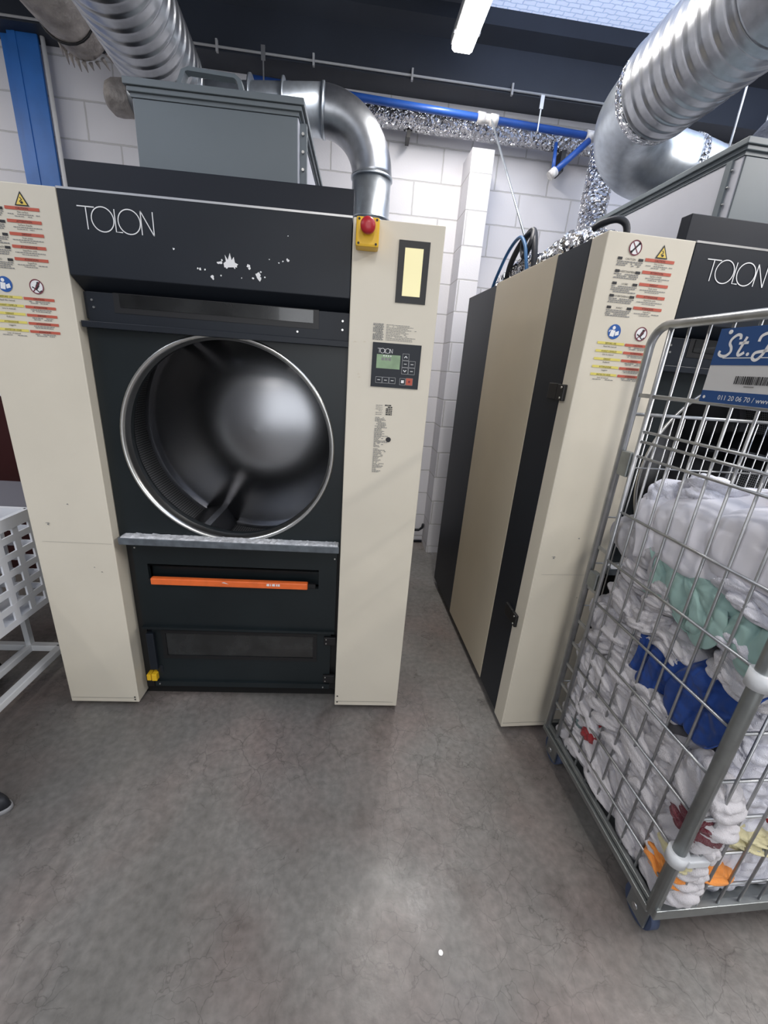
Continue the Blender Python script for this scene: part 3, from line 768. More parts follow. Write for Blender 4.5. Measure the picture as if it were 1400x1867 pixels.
# horizontal branch with bend down into dryer
t = thing('elbow_duct', 'smooth silver duct running behind the grey box and bending down into the left dryer', 'duct', (0,0,0))
yb, zb, rb = 1.30, 2.835, .112
MB().tube([(-.93,yb+.02,2.80),(.12,yb,zb)], [.075,rb], 'galv_flat', 48).build('horizontal_pipe', None, t)
MB().tube(arc((.12,yb,2.555),.28,PI/2,0,20,((1,0,0),(0,0,1))), rb, 'galv', 48).build('bend', None, t)
MB().tube([(.40,yb,2.56),(.40,yb,1.99)], rb-.002, 'galv_flat', 48).build('vertical_pipe', None, t)
for p0,p1 in (((.118,yb,zb),(.130,yb,zb)),((.40,yb,2.56),(.40,yb,2.548)),((.40,yb,2.36),(.40,yb,2.35)),((.40,yb,2.24),(.40,yb,2.23)),((-.08,yb,zb),(-.088,yb,zb)),((-.25,yb,zb-.005),(-.258,yb,zb-.005))):
    MB().tube([p0,p1], rb+.006, 'galv_flat', 48).build('seam_ring', None, t)
MB().tube([(-1.01,yb+.02,2.79),(-.99,yb+.02,2.79),(-.96,yb+.02,2.795),(-.88,yb+.02,2.80)], [.045,.070,.079,.079], 'foil_dull', 24).build('end_cap', None, t, label='dull foil wrapped end')
# right duct with elbow
t = thing('spiral_duct', 'widest ribbed silver duct at the top right, bending behind the right dryer', 'duct', (0,0,0))
a = Vector((1.72,.86,2.865)); d_ = Vector((.02,-1,0))
spiral([a, a+d_*.62], .20, t, .062, 'pipe', ridge=.007)
spiral([a+d_*.62, a+d_*3.4], .197, t, .30, 'pipe', ridge=.007)
bend = [a, Vector((1.72,.98,2.862)), Vector((1.74,1.10,2.845)), Vector((1.81,1.20,2.81)), Vector((1.92,1.26,2.775)), Vector((2.06,1.28,2.755)), Vector((2.24,1.28,2.725)), Vector((2.50,1.28,2.66))]
MB().tube(smoothpath(bend, 6), .176, 'galv_flat', 64).build('bend', None, t)
MB().tube([a+Vector((0,-.02,0)), a+Vector((0,.03,0)), a+Vector((0,.05,0))], [.203,.199,.178], 'foil', 64).build('tape_joint', None, t)
MB().tube([Vector((2.16,1.28,2.740)), Vector((2.20,1.28,2.733))], .181, 'foil', 64).build('tape_joint', None, t)
g = MB(); q = a+d_*1.1
g.tube([q+Vector((.204*math.cos(2*PI*j/48),0,.204*math.sin(2*PI*j/48))) for j in range(48)], .004, 'zinc', 6, closed=True); g.cyl(q+Vector((0,0,.204)), (q.x,q.y,3.66), .004,'zinc',8); g.build('hanger', None, t)
# old insulated duct top left
t = thing('insulated_duct', 'short dull grey duct with ragged wrapping at the top left corner', 'duct', (0,0,0))
pts = [Vector((-1.13,1.40,3.10)), Vector((-1.15,1.28,3.11)), Vector((-1.18,1.1,3.14)), Vector((-1.25,.7,3.24)), Vector((-1.3,.3,3.34))]
MB().tube(smoothpath(pts,5), .135, 'foil_dull', 32).build('pipe', None, t)
MB().tube([pts[1]+Vector((.14*math.cos(2*PI*j/24),0,.14*math.sin(2*PI*j/24))) for j in range(24)], .006, 'black', 6, closed=True).build('strap', None, t)
rnd = random.Random(2); g = MB()
for j in range(26):
    an = 2*PI*j/26; r = .14; L = rnd.uniform(.02,.07)
    c0 = pts[0]; p = c0+Vector((r*math.cos(an), -.01, r*math.sin(an))); e = p+Vector((.5*L*math.cos(an), L, .5*L*math.sin(an)-.01)); 
    g.tube([p, e], [.012,.002], 'foil_dull', 5)
g.build('ragged_edge', None, t)
# mottled insulated duct far right
t = thing('insulated_duct', 'dark mottled insulated duct behind the hanging rods at the right edge', 'duct', (0,0,0))
MB().tube(smoothpath([(2.30,.95,2.35),(2.32,.9,2.62),(2.45,.85,2.80),(3.1,.8,2.95)],6), .10, 'mottled', 24).build('pipe', None, t)
# threaded rods over right box
c_, s_ = math.cos(.0586), math.sin(.0586)
def rm(x,y,z): return (1.1201+x*c_-y*s_, -.1151+x*s_+y*c_, z)
for p, lb in (((2.245,1.02,1.99), 'thin threaded rod rising behind the right grey box, nearer the ribbed duct'), ((2.405,1.02,1.99), 'thin threaded rod nearest the right edge, behind the right grey box')):
    tag(MB().cyl((0,0,0),(0,0,1.655),.0055).build('threaded_rod','zinc',loc=p), lb, 'rod')

# ------------------------------------------------------------------ pipes along the wall
t = thing('foil_pipe', 'pipe wrapped in crinkled silver foil running along the top of the wall', 'pipe', (0,0,0))
rnd = random.Random(6)
P = [Vector(at(-.3+2.55*k/170, 1.90, 3.128-.012*k/170)) for k in range(171)]
MB().tube(P, [.060+.005*rnd.random() for _ in P], 'foil', 28).build('pipe', None, t)
MB().box(.62,.645,1.90,2.02,3.02,3.06).build('bracket','black',t)
MB().box(1.70,1.73,1.90,2.02,2.93,3.05).build('bracket','black',t)
t = thing('foil_pipe', 'vertical pipe wrapped in crinkled silver foil behind the right dryer', 'pipe', (0,0,0))
P = smoothpath([(1.93,1.70,3.10),(1.90,1.68,2.9),(1.88,1.64,2.6),(1.85,1.55,2.3),(1.80,1.45,1.6),(1.80,1.45,.02)],16)
MB().tube(P, [.083+.006*rnd.random() for _ in P], 'foil', 28).build('pipe', None, t)
t = thing('water_pipe', 'blue pipe with white fittings hanging below the dark beam', 'pipe', (0,0,0))
A = at(-.3,1.76,3.150); B = at(1.93,1.76,3.100)
MB().cyl(A, B, .021).build('pipe','bluepipe',t, smooth=True)
def onp(x): k = (x+.3)/2.23; return Vector(A).lerp(Vector(B), k)
for x0,x1 in ((1.115,1.165),(1.20,1.25),(1.86,1.92)):
    MB().cyl(onp(x0), onp(x1), .031).build('fitting','white_fit',t, smooth=False)
MB().cyl(onp(1.13), onp(1.24), .026).build('tee','white_fit',t)
for x in (-.23,1.52):
    q = onp(x); g = MB(); g.box(q.x-.004,q.x+.004,q.y-.024,q.y-.021,q.z-.03,q.z+.09); g.box(q.x-.012,q.x+.012,q.y-.026,q.y-.020,q.z+.085,q.z+.155); g.cyl((q.x,q.y-.02,q.z+.15),(q.x,q.y+.04,q.z+.18),.003); g.box(q.x-.005,q.x+.005,q.y-.024,q.y+.024,q.z-.031,q.z-.027)
    g.build('hanger','zinc',t)
t = thing('water_pipe', 'short slanting dark blue pipe end below the long blue pipe', 'pipe', (0,0,0))
p1 = Vector((1.83,1.80,3.07)); p0 = Vector((1.615,1.78,2.865))
MB().cyl(p0,p1,.020).build('pipe','bluepipe',t, smooth=True)
MB().cyl(p0+Vector((-.018,0,-.018)),p0+Vector((.016,0,.016)),.029).build('fitting','white_fit',t)
MB().cyl(p0+Vector((0,0,.01)),p0+Vector((0.01,.06,.19)),.012).build('riser','bluepipe',t)
# thin hose from tee down to the right dryer
tag(MB().tube([onp(1.205)+Vector((0,-.03,-.015)), Vector((1.235,.70,2.005))], .006).build('air_hose','galv_flat', smooth=True), 'thin grey hose slanting from the blue pipe down to the right dryer', 'hose')
# conduit along beam
t = thing('conduit', 'thin grey conduit clipped along the lower edge of the dark beam', 'pipe', (0,0,0))
MB().cyl(at(-2.3,1.832,3.315), at(2.6,1.832,3.315), .0065).build('pipe','beam' if 0 else 'lampbody',t)
for x in (-.52,.06,.20 if 0 else .68,1.02 if 0 else 1.34,2.0):
    g = MB(); p = at(x,1.83,3.315); g.box(p[0]-.006,p[0]+.006,p[1]-.014,p[1]+.006,p[2]-.03,p[2]+.03); g.build('clip','lampbody',t)

# cables & foil hose on right dryer top
t = thing('flexible_hose', 'crumpled silver foil hose lying on top of the right dryer', 'hose', (0,0,0))
P = smoothpath([rm(.13,1.22,2.03), rm(.12,1.0,2.05), rm(.13,.85,2.075), rm(.14,.72,2.045), rm(.14,.6,2.06), rm(.14,.46,2.075), rm(.18,.36,2.055), rm(.26,.40,2.06), rm(.33,.6,2.08), rm(.36,.85,2.1), rm(.36,1.05,2.06), rm(.36,1.15,2.0)],12)
MB().tube(P, [.050+.012*rnd.random() for _ in P], 'foil', 20).build('hose', None, t)
tag(MB().tube(smoothpath([rm(.04,1.12,1.99), rm(.04,1.06,2.06), rm(.05,.96,2.16), rm(.05,.84,2.19), rm(.05,.76,2.14), rm(.05,.72,2.07), rm(.06,.70,2.0)],10), .008).build('cable','bluecable', smooth=True), 'blue looped cable on the left rear edge of the right dryer', 'cable')
tag(MB().tube(smoothpath([rm(.07,1.0,1.99), rm(.06,.93,2.1), rm(.07,.84,2.18), rm(.09,.78,2.2), rm(.07,.74,2.15), rm(.06,.78,2.1), rm(.07,.83,2.17), rm(.09,.79,2.21), rm(.08,.72,2.13), rm(.08,.68,2.0)],8), .014).build('cable','cable', smooth=True), 'thick black cable coiled on the right dryer beside the blue loop', 'cable')
tag(MB().tube(smoothpath([rm(.13,.33,2.10), rm(.15,.30,2.115), rm(.19,.27,2.12), rm(.22,.26,2.09), rm(.22,.26,1.99)],6), .012).build('cable','cable', smooth=True), 'black rubber hose end against the foil hose', 'hose')
# small pipe at the foot of the wall between dryers
t = thing('drain_pipe', 'thin dark pipe along the foot of the wall between the dryers', 'pipe', (0,0,0))
MB().tube([at(.4,2.0,.13), at(1.07,2.0,.13), at(1.10,1.99,.16), at(1.10,1.97,.20)], .012, None, 10).build('pipe','cable',t)
MB().tube([at(.4,2.01,.012), at(1.11,2.01,.012)], .012, None, 10).build('pipe','cable',t)

# ------------------------------------------------------------------ floor drain plug
tag(MB().cyl((.702,-.87,0),(.702,-.87,.0015),.0065,None,18).build('floor_plug','zinc'), 'small round metal plug set in the concrete floor', 'plug')

# ------------------------------------------------------------------ laundry cage
CRZ = .05
CG0 = (1.302,-.855,0)
cg = thing('roll_cage', 'tall zinc wire laundry cage full of linen at the right', 'cage trolley', CG0, CRZ)
LW, LD = .74, .63
def wire(path, r, name='wire', m='cage', par=cg, seg=8):
    return MB().tube(path, r, m, seg).build(name, None, par, smooth=False)
# base
g = MB(); g.box(-.008,LW,-.02,.0,.140,.178); g.box(-.008,LW,LD,LD+.018,.140,.178); g.box(-.016,.008,-.0,LD+.01,.140,.160); g.box(LW-.01,LW+.012,0,LD,.14,.178); g.box(-.006,.010,0,LD,.164,.178)
g.box(.01,LW-.01,0,LD,.148,.156)
g.build('base_frame','cagepost',cg, bevel=.002)
# left side panel
lp = MB().tube([(0,.0,.15),(0,0,1.66)], .0165, 'cagepost', 14).build('corner_post', None, cg)
top = [Vector((0,0,1.735))]+[Vector((0,LD-.06,1.735))]+arc((0,LD-.06,1.675),.06,PI/2,0,8,((0,1,0),(0,0,1)))[1:]+[Vector((0,LD,.15))]
side = thing('side_panel', None, None); del_ = side; bpy.data.objects.remove(del_)
sp = MB().tube([(0,-.0,1.60),(0,0,1.69)]+arc((0,.045,1.69),.045,PI,PI/2,6,((0,1,0),(0,0,1)))[1:]+top[1:], .0125, 'cage', 12).build('side_panel', None, cg, label='left wire side panel with rounded top tube')
g = MB()
IN = .560
g.tube([(.0,IN,.165),(0,IN,1.725)], .0075, 'cage', 10)
g.build('upright', None, sp)
g = MB()
for z in (1.535,1.297,1.01,.851,.70,.60,.50,.40,.30): MB().box(-.003,.003,IN,LD,z-.006,z+.006).build('rung','cage',sp)
for k, z in enumerate((1.535,1.430,1.400,1.354,1.165,.990,.820,.668,.532,.388,.27)):
    wire([(0,0,z),(0,IN,z)], .0042 if k else .006, 'horizontal_wire', par=sp)
for k in range(7):
    y = .500-.068*k
    wire([(.006,y,.165),(.006,y,1.725)], .0038, 'vertical_wire', par=sp)
# latch bits on ladder
g = MB().box(-.012,.012,IN+.01,LD-.015,1.28,1.36,None,.004); g.build('catch','cagepost',sp)
g = MB().box(-.012,.012,IN+.01,LD-.015,.86,.92,None,.004); g.build('catch','cagepost',sp)
# back panel
bp = MB().tube([(.0,LD,1.476),(LW,LD,1.476)], .0055, 'cage', 10).build('back_panel', None, cg, label='rear wire panel')
for z in (1.30,1.12,.94,.76,.58,.40,.25): wire([(0,LD,z),(LW,LD,z)], .003, 'horizontal_wire', par=bp)
for k in range(17):
    x = .075+.039*k
    wire([(x,LD,.165),(x,LD,1.476)], .0024, 'vertical_wire', par=bp, seg=6)
MB().tube([(LW,LD,.15),(LW,LD,1.735)], .0125, 'cage', 12).build('corner_post', None, cg)
MB().tube([(LW,0,.15),(LW,0,1.735)], .0165, 'cagepost', 12).build('corner_post', None, cg)
# right panel
rp = MB().tube([(LW,0,1.735),(LW,LD,1.735)], .0125, 'cage', 12).build('side_panel', None, cg, label='right wire side panel')
for z in (1.535,1.354,1.165,.990,.820,.668,.532,.388,.27): wire([(LW,0,z),(LW,LD,z)], .0042, 'horizontal_wire', par=rp)
for k in range(8): wire([(LW-.006,.07+.068*k,.165),(LW-.006,.07+.068*k,1.725)], .0038, 'vertical_wire', par=rp)
# front gate
fg = MB().tube([(.0,-.004,.96),(LW,-.004,.96)], .006, 'cage', 10).build('front_gate', None, cg, label='low front wire gate')
for z in (.82,.664,.532,.389,.25): wire([(0,-.004,z),(LW,-.004,z)], .0044, 'horizontal_wire', par=fg)
for k in range(10): wire([(.055+.068*k,-.010,.178),(.055+.068*k,-.010,.96)], .0038, 'vertical_wire', par=fg)
for z in (.385,.975):
    g = MB(); g.tube([(0,0,z-.02),(0,0,z+.02)], .025, 'clip', 20); g.box(.012,.075,-.026,-.008,z-.012,z+.012,'clip',.004); g.build('plastic_clip', None, fg)
# castors
for x,y in ((.04,.035),(LW-.05,.035),(.04,LD-.05),(LW-.05,LD-.05)):
    g = MB(); g.cyl((x-.014,y+.02,.056),(x+.014,y+.02,.056),.055,'rubber',28); w_ = g.build('castor', None, cg, label='castor with dark blue tyre')
    g = MB(); g.box(x-.024,x-.018,y-.022,y+.05,.03,.135,'cagepost'); g.box(x+.018,x+.024,y-.022,y+.05,.03,.135,'cagepost'); g.box(x-.03,x+.03,y-.03,y+.045,.131,.139,'cagepost'); g.cyl((x-.027,y+.02,.056),(x+.027,y+.02,.056),.01,'zinc',10)
    g.build('fork', None, w_)
# sign hung on the side panel: plane x = -.012, text reads towards the camera (ly falling)
SX = -.0125
sg = MB(); sf = lambda a,b_,d: (SX+d, .376-a, 1.537+b_)
sg.box(SX,SX+.003,.020,.376,1.537,1.709,'signwhite')
sign = sg.build('advertising_sign', None, None); sign.location = CG0; sign.rotation_euler = (0,0,CRZ)
tag(sign, 'blue and white plastic sign with script lettering and a barcode on the laundry cage', 'sign')
g = MB(); so = lambda e: (lambda a,b_,d: (SX-e, .376-a, 1.537+b_))
g.prism([(0,.088),(.356,.088),(.356,.172),(0,.172)], so(.0006), 'signblue'); g.prism([(0,0),(.356,0),(.356,.028),(0,.028)], so(.0006), 'signblue')
g.build('blue_band', None, sign)
g = MB()
SXX = lambda a: .020+(a-.022)*.80
def scr(p, w_=.0066): g.ribbon([(q.x,q.y) for q in smoothpath([(SXX(a),.128+(b_-.128)*.85,0) for a,b_ in p],6)], w_, so(.0012), 'white')
X = .022
scr([(X+.052,.148),(X+.050,.158),(X+.038,.160),(X+.024,.150),(X+.022,.138),(X+.030,.128),(X+.032,.116),(X+.020,.106),(X+.004,.106),(X-.006,.112),(X-.004,.120)])   # S
scr([(X+.072,.154),(X+.062,.126),(X+.058,.112),(X+.064,.107),(X+.078,.114)]); scr([(X+.052,.138),(X+.082,.139)],.006)   # t
g.prism(circle(SXX(X+.090),.112,.004,14), so(.0012), 'white')
scr([(X+.112,.140),(X+.116,.154),(X+.138,.161),(X+.168,.160)]); scr([(X+.158,.160),(X+.146,.134),(X+.134,.106),(X+.120,.094),(X+.108,.100),(X+.112,.112),(X+.134,.116),(X+.160,.120),(X+.168,.126)])   # J
scr([(X+.182,.132),(X+.172,.124),(X+.172,.112),(X+.182,.108),(X+.192,.116),(X+.190,.128),(X+.182,.132)])       # o
scr([(X+.012,.100),(X+.105,.100)],.0018); scr([(X+.124,.100),(X+.30,.100)],.0018)
g.build('lettering', None, sign)
g = MB()
g.text('011 20 06 70 / www.st', .016, so(.0012), 'white', .052, .008)
g.build('phone_line', None, sign)
MB().prism(circle(.012,.012,.004,10), so(.0012), 'white').build('eyelet', None, sign)
g = MB()
x = .082; rnd = random.Random(12)
while x < .26:
    ww = rnd.choice((.0016,.0026,.0036)); g.prism([(x,.046),(x+ww,.046),(x+ww,.064),(x,.064)], so(.0012), 'ink'); x += ww+rnd.choice((.0014,.0022))
g.prism([(.11,.040),(.135,.040),(.135,.0425),(.11,.0425)], so(.0012), 'greyink')
g.build('barcode', None, sign)
for a in (.03,.13,.23):
    MB().cyl((SX-.002,.376-a,1.700),(SX+.006,.376-a,1.700),.005,'white',12).build('rivet', None, sign)

# ------------------------------------------------------------------ laundry
def ridge(t, p=.65): return np.abs(np.sin(t))**p
def blob_mesh(seed, nu=120, nv=60, folds=4):
    r = np.random.RandomState(seed)
    th = np.linspace(0, 2*PI, nu, endpoint=False); ph = np.linspace(0, PI, nv)
    T, Pp = np.meshgrid(th, ph)
    n = np.stack([np.sin(Pp)*np.cos(T), np.sin(Pp)*np.sin(T), np.cos(Pp)], -1)
    q = np.sign(n)*np.abs(n)**.80
    d = np.ones(T.shape)
    # long folds running mostly one way, like a cloth dropped in a heap
    a0 = r.uniform(0, PI); main = np.array([math.sin(a0)*.45, math.sin(a0)*.6, math.cos(a0)+.35]); main /= np.linalg.norm(main)
    w1 = r.normal(size=3)*1.3; w2 = r.normal(size=3)*2.8
    bend = .9*np.sin(n@w1+r.uniform(0,6)) + .5*np.sin(n@w2+r.uniform(0,6))
    d += .30*(ridge(r.uniform(3.2,4.6)*(q@main) + bend, .55)-.6)
    d += .12*(ridge(r.uniform(7,10)*(q@(main+r.normal(size=3)*.25)) + 1.7*bend + r.uniform(0,6), .6)-.6)
    k2 = r.normal(size=3); k2 /= np.linalg.norm(k2)
    d += .11*(ridge(3.4*(n@k2) + 1.6*np.sin(n@(r.normal(size=3)*3)+r.uniform(0,6)), .5)-.6)
    d += .035*(ridge(15*(n@(main*.8+r.normal(size=3)*.4)) + 3*bend, .8)-.6)
    V = q*d[...,None]
    V[0] = V[0].mean(0); V[-1] = V[-1].mean(0)
    verts = [tuple(V[0,0])]+[tuple(V[i,j]) for i in range(1,nv-1) for j in range(nu)]+[tuple(V[-1,0])]
    idx = lambda i,j: 1+(i-1)*nu+(j%nu)
    faces = [(0,idx(1,j),idx(1,j+1)) for j in range(nu)]
    faces += [(idx(i,j),idx(i+1,j),idx(i+1,j+1),idx(i,j+1)) for i in range(1,nv-2) for j in range(nu)]
    last = len(verts)-1
    faces += [(idx(nv-2,j),last,idx(nv-2,j+1)) for j in range(nu)]
    me = bpy.data.meshes.new('crumpled_cloth'); me.from_pydata(verts, [], faces); me.update()
    for p in me.polygons: p.use_smooth = True
    return me
BL = [blob_mesh(40+k) for k in range(10)]
for me in BL: me.materials.append(CW)
_mc = {}
def cloth(lx, ly, z, sx, sy, sz, k, m, label, group=None, rot=None, name='laundry_cloth'):
    me = BL[k%10]
    if m is not CW:
        key_ = (k%10, m.name)
        if key_ not in _mc:
            me2 = me.copy(); me2.materials.clear(); me2.materials.append(m); _mc[key_] = me2
        me = _mc[key_]
    o = bpy.data.objects.new(name, me); COL.objects.link(o)
    c_, s_ = math.cos(CRZ), math.sin(CRZ)
    o.location = (CG0[0]+lx*c_-ly*s_, CG0[1]+lx*s_+ly*c_, z)
    o.scale = (sx,sy,sz)
    o.rotation_euler = rot if rot else (0,0,CRZ)
    tag(o, label, 'laundry', group); return o
rnd = random.Random(21)
GA = 'crumpled white linens heaped in the laundry cage'
LA = 'crumpled white cloth in the packed heap filling the laundry cage'
# outer layer against left side, plus inner layers
zs = [.222,.312,.402,.492,.582,.672,.762]
for li, z in enumerate(zs):
    ys = [.085,.235,.385,.515] if li%2 else [.055,.165,.315,.465,.54]
    for yi, y in enumerate(ys):
        if (li >= 6 and y < .33) or (li >= 5 and y < .1): continue          # blue garment sits here
        big = .098 if (li%2 or yi in (2,3)) else .075
        sx, sy, sz = rnd.uniform(.058,.066), min(big*rnd.uniform(.92,1.08), .60-y+.02), rnd.uniform(.058,.070)
        cloth(.068+rnd.uniform(-.004,.012), y, z+rnd.uniform(-.014,.014), sx, sy, sz, rnd.randrange(10), CW, LA, GA, (rnd.uniform(-.45,.45), rnd.uniform(-.2,.2), CRZ+rnd.uniform(-.12,.12)))
GB = 'crumpled white linens behind the front gate of the laundry cage'
LB = 'bright white crumpled cloth pressed against the front gate of the cage'
for z in (.225,.315,.405,.495,.585,.675,.765,.855,.945):
    for x in (.19,.315,.44,.565,.67):
        cloth(x+rnd.uniform(-.02,.02)*(x<.6), .068+rnd.uniform(0,.01), z+rnd.uniform(-.012,.012), rnd.uniform(.072,.088), rnd.uniform(.046,.052), rnd.uniform(.058,.074), rnd.randrange(10), CWW, LB, GB, (rnd.uniform(-.35,.35), rnd.uniform(-.9,.9), CRZ+rnd.uniform(-.15,.15)))
# core of the heap (mostly hidden)
for z in (.28,.46,.64,.82):
    for x in (.26,.44,.62):
        for y in (.24,.42,.55):
            if x > .6: x_ = .61
            else: x_ = x
            cloth(x_, y, z, .11,.085 if y > .5 else .11,.11, rnd.randrange(10), CW, LA, GA, (0,0,rnd.uniform(0,.4)))
# upper loose pieces, left face: pale grey pieces at the far end
cloth(.075,.47,.885,.062,.085,.055,3,CW,LA,GA,(.3,.1,CRZ)); cloth(.075,.36,.865,.065,.075,.055,5,CW,LA,GA,(-.3,.2,CRZ)); cloth(.08,.25,.865,.065,.07,.05,7,CW,LA,GA,(.2,-.2,CRZ))
cloth(.085,.46,.985,.068,.075,.05,1,CW,LA,GA,(.3,.1,CRZ)); cloth(.08,.345,.965,.066,.07,.055,8,CW,LA,GA,(-.4,.1,CRZ))
for x in (.24,.40,.56,.66):
    for y in (.16,.30,.44):
        cloth(min(x,.63), y, .97, .09,.085,.085, rnd.randrange(10), CW, LA, GA, (0,0,rnd.uniform(0,.4)))
cloth(.10,.10,.985,.08,.08,.055,2,CWW,'white cloth with a pinkish fold at the near post, just below the big white sheet',None,(.3,.2,CRZ))
cloth(.085,.12,1.105,.075,.10,.040,0,CWW,'white cloth squeezed between the big sheet and the mint green fold',None,(.2,.15,CRZ))
cloth(.09,.085,.90,.07,.07,.05,6,CW,LA,GA,(.1,.3,CRZ))

# sheets draped over the heap and against the side wires
def drape(y0, y1, zt, zb, xin, m, label, seed, amp=.02, name='laundry_sheet', rise=.05, freq=9, edge=.03, thick=.004, x0=.022, slope=0, curl=.03, group=None):
    r = np.random.RandomState(seed)
    nu, nv = 110, 90
    # profile (x,z): inside top -> left edge -> down -> tucked under
    H = zt-zb
    prof = np.array([(xin, zt+rise),(xin*.7, zt+rise*1.05),(xin*.4, zt+rise*.7),(x0+.05, zt+.012),(x0+.014, zt-.012),(x0+.004, zt-H*.3),(x0+.002, zt-H*.6),(x0+.006, zb+H*.08),(x0+curl*.6, zb-.004),(x0+curl*2, zb+.005)])
    tt = np.linspace(0, len(prof)-1, nv)
    px = np.interp(tt, range(len(prof)), prof[:,0]); pz = np.interp(tt, range(len(prof)), prof[:,1])
    k = np.ones(5)/5
    px[2:-2] = np.convolve(px, k, 'valid'); pz[2:-2] = np.convolve(pz, k, 'valid')
    nx = -np.gradient(pz); nz = np.gradient(px); nn = np.sqrt(nx**2+nz**2)+1e-9; nx /= nn; nz /= nn
    sgn = -1 if nx[len(nx)//2] > 0 else 1
    nx *= sgn; nz *= sgn
    U, Vv = np.meshgrid(np.linspace(0,1,nu), np.linspace(0,1,nv), indexing='ij')
    f1 = ridge(freq*U + 1.8*np.sin(3.1*Vv+r.uniform(0,6)) + 1.2*np.sin(5*U+r.uniform(0,6)), .7)
    f2 = ridge(.8*freq*(.55*U-.8*Vv)*1.4 + 1.5*np.sin(4*U+2*Vv+r.uniform(0,6)), .6)
    f3 = ridge(2.1*freq*(.7*U+.6*Vv) + 2*np.sin(6*Vv+r.uniform(0,6)), .8)
    f4 = ridge(3.6*freq*(.5*U-.8*Vv) + 2.5*np.sin(5*U+7*Vv+r.uniform(0,6)), .8)
    d = amp*(1.0*f1+.75*f2+.32*f3+.16*f4-1.1)
    y = y0+(y1-y0)*U + edge*np.sin(7*Vv+r.uniform(0,6))*(np.abs(U-.5)*2)**2 + amp*.5*np.sin(9*Vv+4*U)
    X_ = px[None,:]+d*nx[None,:]; Z_ = pz[None,:]+d*nz[None,:] + slope*(U-.5) + edge*.6*np.sin(9*U+r.uniform(0,6))*np.clip((Vv-.55)*2,0,1)
    X_ = np.maximum(X_, .012)
    y = np.clip(y, .012, .60)
    verts = [(float(X_[i,j]), float(y[i,j]), float(Z_[i,j])) for i in range(nu) for j in range(nv)]
    faces = [(i*nv+j,(i+1)*nv+j,(i+1)*nv+j+1,i*nv+j+1) for i in range(nu-1) for j in range(nv-1)]
    me = bpy.data.meshes.new(name); me.from_pydata(verts, [], faces); me.update(); me.materials.append(m)
    for p in me.polygons: p.use_smooth = True
    o = bpy.data.objects.new(name, me); COL.objects.link(o); o.location = CG0; o.rotation_euler = (0,0,CRZ)
    sm = o.modifiers.new('solid','SOLIDIFY'); sm.thickness = thick
    tag(o, label, 'laundry', group); return o
drape(.03,.50,1.27,1.10,.52,CWS,'large smooth white sheet draped over the top of the cage heap',3,amp=.019,rise=.05,freq=2.6,slope=-.10,edge=.02)
drape(.36,.58,1.13,1.02,.35,CGR,'pale grey cloth under the far edge of the big white sheet',5,amp=.014,rise=.04,freq=5)
drape(.16,.43,1.105,.955,.40,CG,'mint green cloth hanging under the big white sheet',8,amp=.018,rise=.02,freq=2.4,slope=.05,edge=.04,curl=.02)
drape(.03,.26,1.075,.970,.45,CG,'second mint green fold beside the near post',14,amp=.024,rise=.02,freq=2.6,slope=.02,curl=.03)
drape(.02,.36,.865,.70,.35,CB,'royal blue garment bulging from the middle of the heap',9,amp=.030,rise=.03,freq=4.2,slope=-.02,edge=.03)
drape(.14,.36,.70,.64,.30,CD,'charcoal cloth just under the royal blue garment',10,amp=.012,rise=.02,freq=5)
cloth(.30,.20,1.36,.13,.12,.06,4,CWW,'white bundle lying on the big sheet, topmost in the cage',None,(.1,.2,.4))
cloth(.14,.50,1.22,.09,.07,.06,6,CWW,'white peaked fold at the far end of the heap top',None,(.4,.1,.2))
cloth(.16,.40,1.27,.09,.08,.05,9,CWW,'small white cloth on top of the sheet, second from the far end',None,(.2,.3,.5))
cloth(.054,.420,.350,.050,.036,.062,2,CR,'dark red cloth low down at the far side of the cage',None,(.4,.1,CRZ))
cloth(.050,.50,.325,.038,.045,.028,4,CT,'grey green cloth beside the dark red one',None,(.2,.1,CRZ))
cloth(.072,.034,.470,.066,.050,.046,5,CM,'burgundy dotted cloth in the near corner of the cage',None,(.2,.3,CRZ))
cloth(.235,.052,.400,.105,.056,.036,1,CY_,'pale yellow cloth behind the front gate',None,(.1,.3,CRZ))
cloth(.040,.035,.345,.030,.045,.030,3,CY_,'small yellowish cloth above the orange one on the side wires',None,(.3,.1,CRZ))
cloth(.064,.046,.275,.062,.055,.042,7,CO_,'orange cloth at the bottom near corner of the cage',None,(.1,.1,CRZ))
cloth(.155,.050,.275,.072,.056,.032,8,CO_,'second orange cloth at the bottom, behind the front gate',None,(.1,.2,CRZ))
cloth(.33,.056,.47,.06,.050,.034,0,CR,'red cloth behind the front gate at the right edge',None,(.1,.2,CRZ))

# ------------------------------------------------------------------ white basket trolley at left
BX, BY = -1.0, .195     # far right corner of the basket
t = thing('basket_trolley', 'white woven laundry basket on a tube frame beside the left dryer', 'trolley', (0,0,0))
def basket_wall(p0, p1, z0, z1, nx_, name, par):
    "perforated wall: bands and posts, real openings"
    p0 = Vector(p0); p1 = Vector(p1); L = (p1-p0).length; u = (p1-p0)/L; n = Vector((u.y,-u.x,0))
    g = MB()
    def slab(a0,a1,za,zb_,th=.006,o=0):
        pts = [(a0,za),(a1,za),(a1,zb_),(a0,zb_)]
        g.prism(pts, lambda a,b_,d: tuple(p0+u*a+n*(d+o-th/2)+Vector((0,0,b_))), 'whitebasket', th)
    rows = 6; pz = (z1-z0)/rows
    for k in range(rows+1): slab(0,L,z0+k*pz-.016,z0+k*pz+.012,.007)
    w_ = L/nx_
    for k in range(nx_+1): slab(max(0,k*w_-.014),min(L,k*w_+.014),z0,z1,.008,.001)
    slab(0,L,z1-.03,z1+.02,.02)
    return g.build(name, None, par)
x0,x1,y0,y1,zb0,zb1 = -1.62,BX,-.75,BY,.440,.865
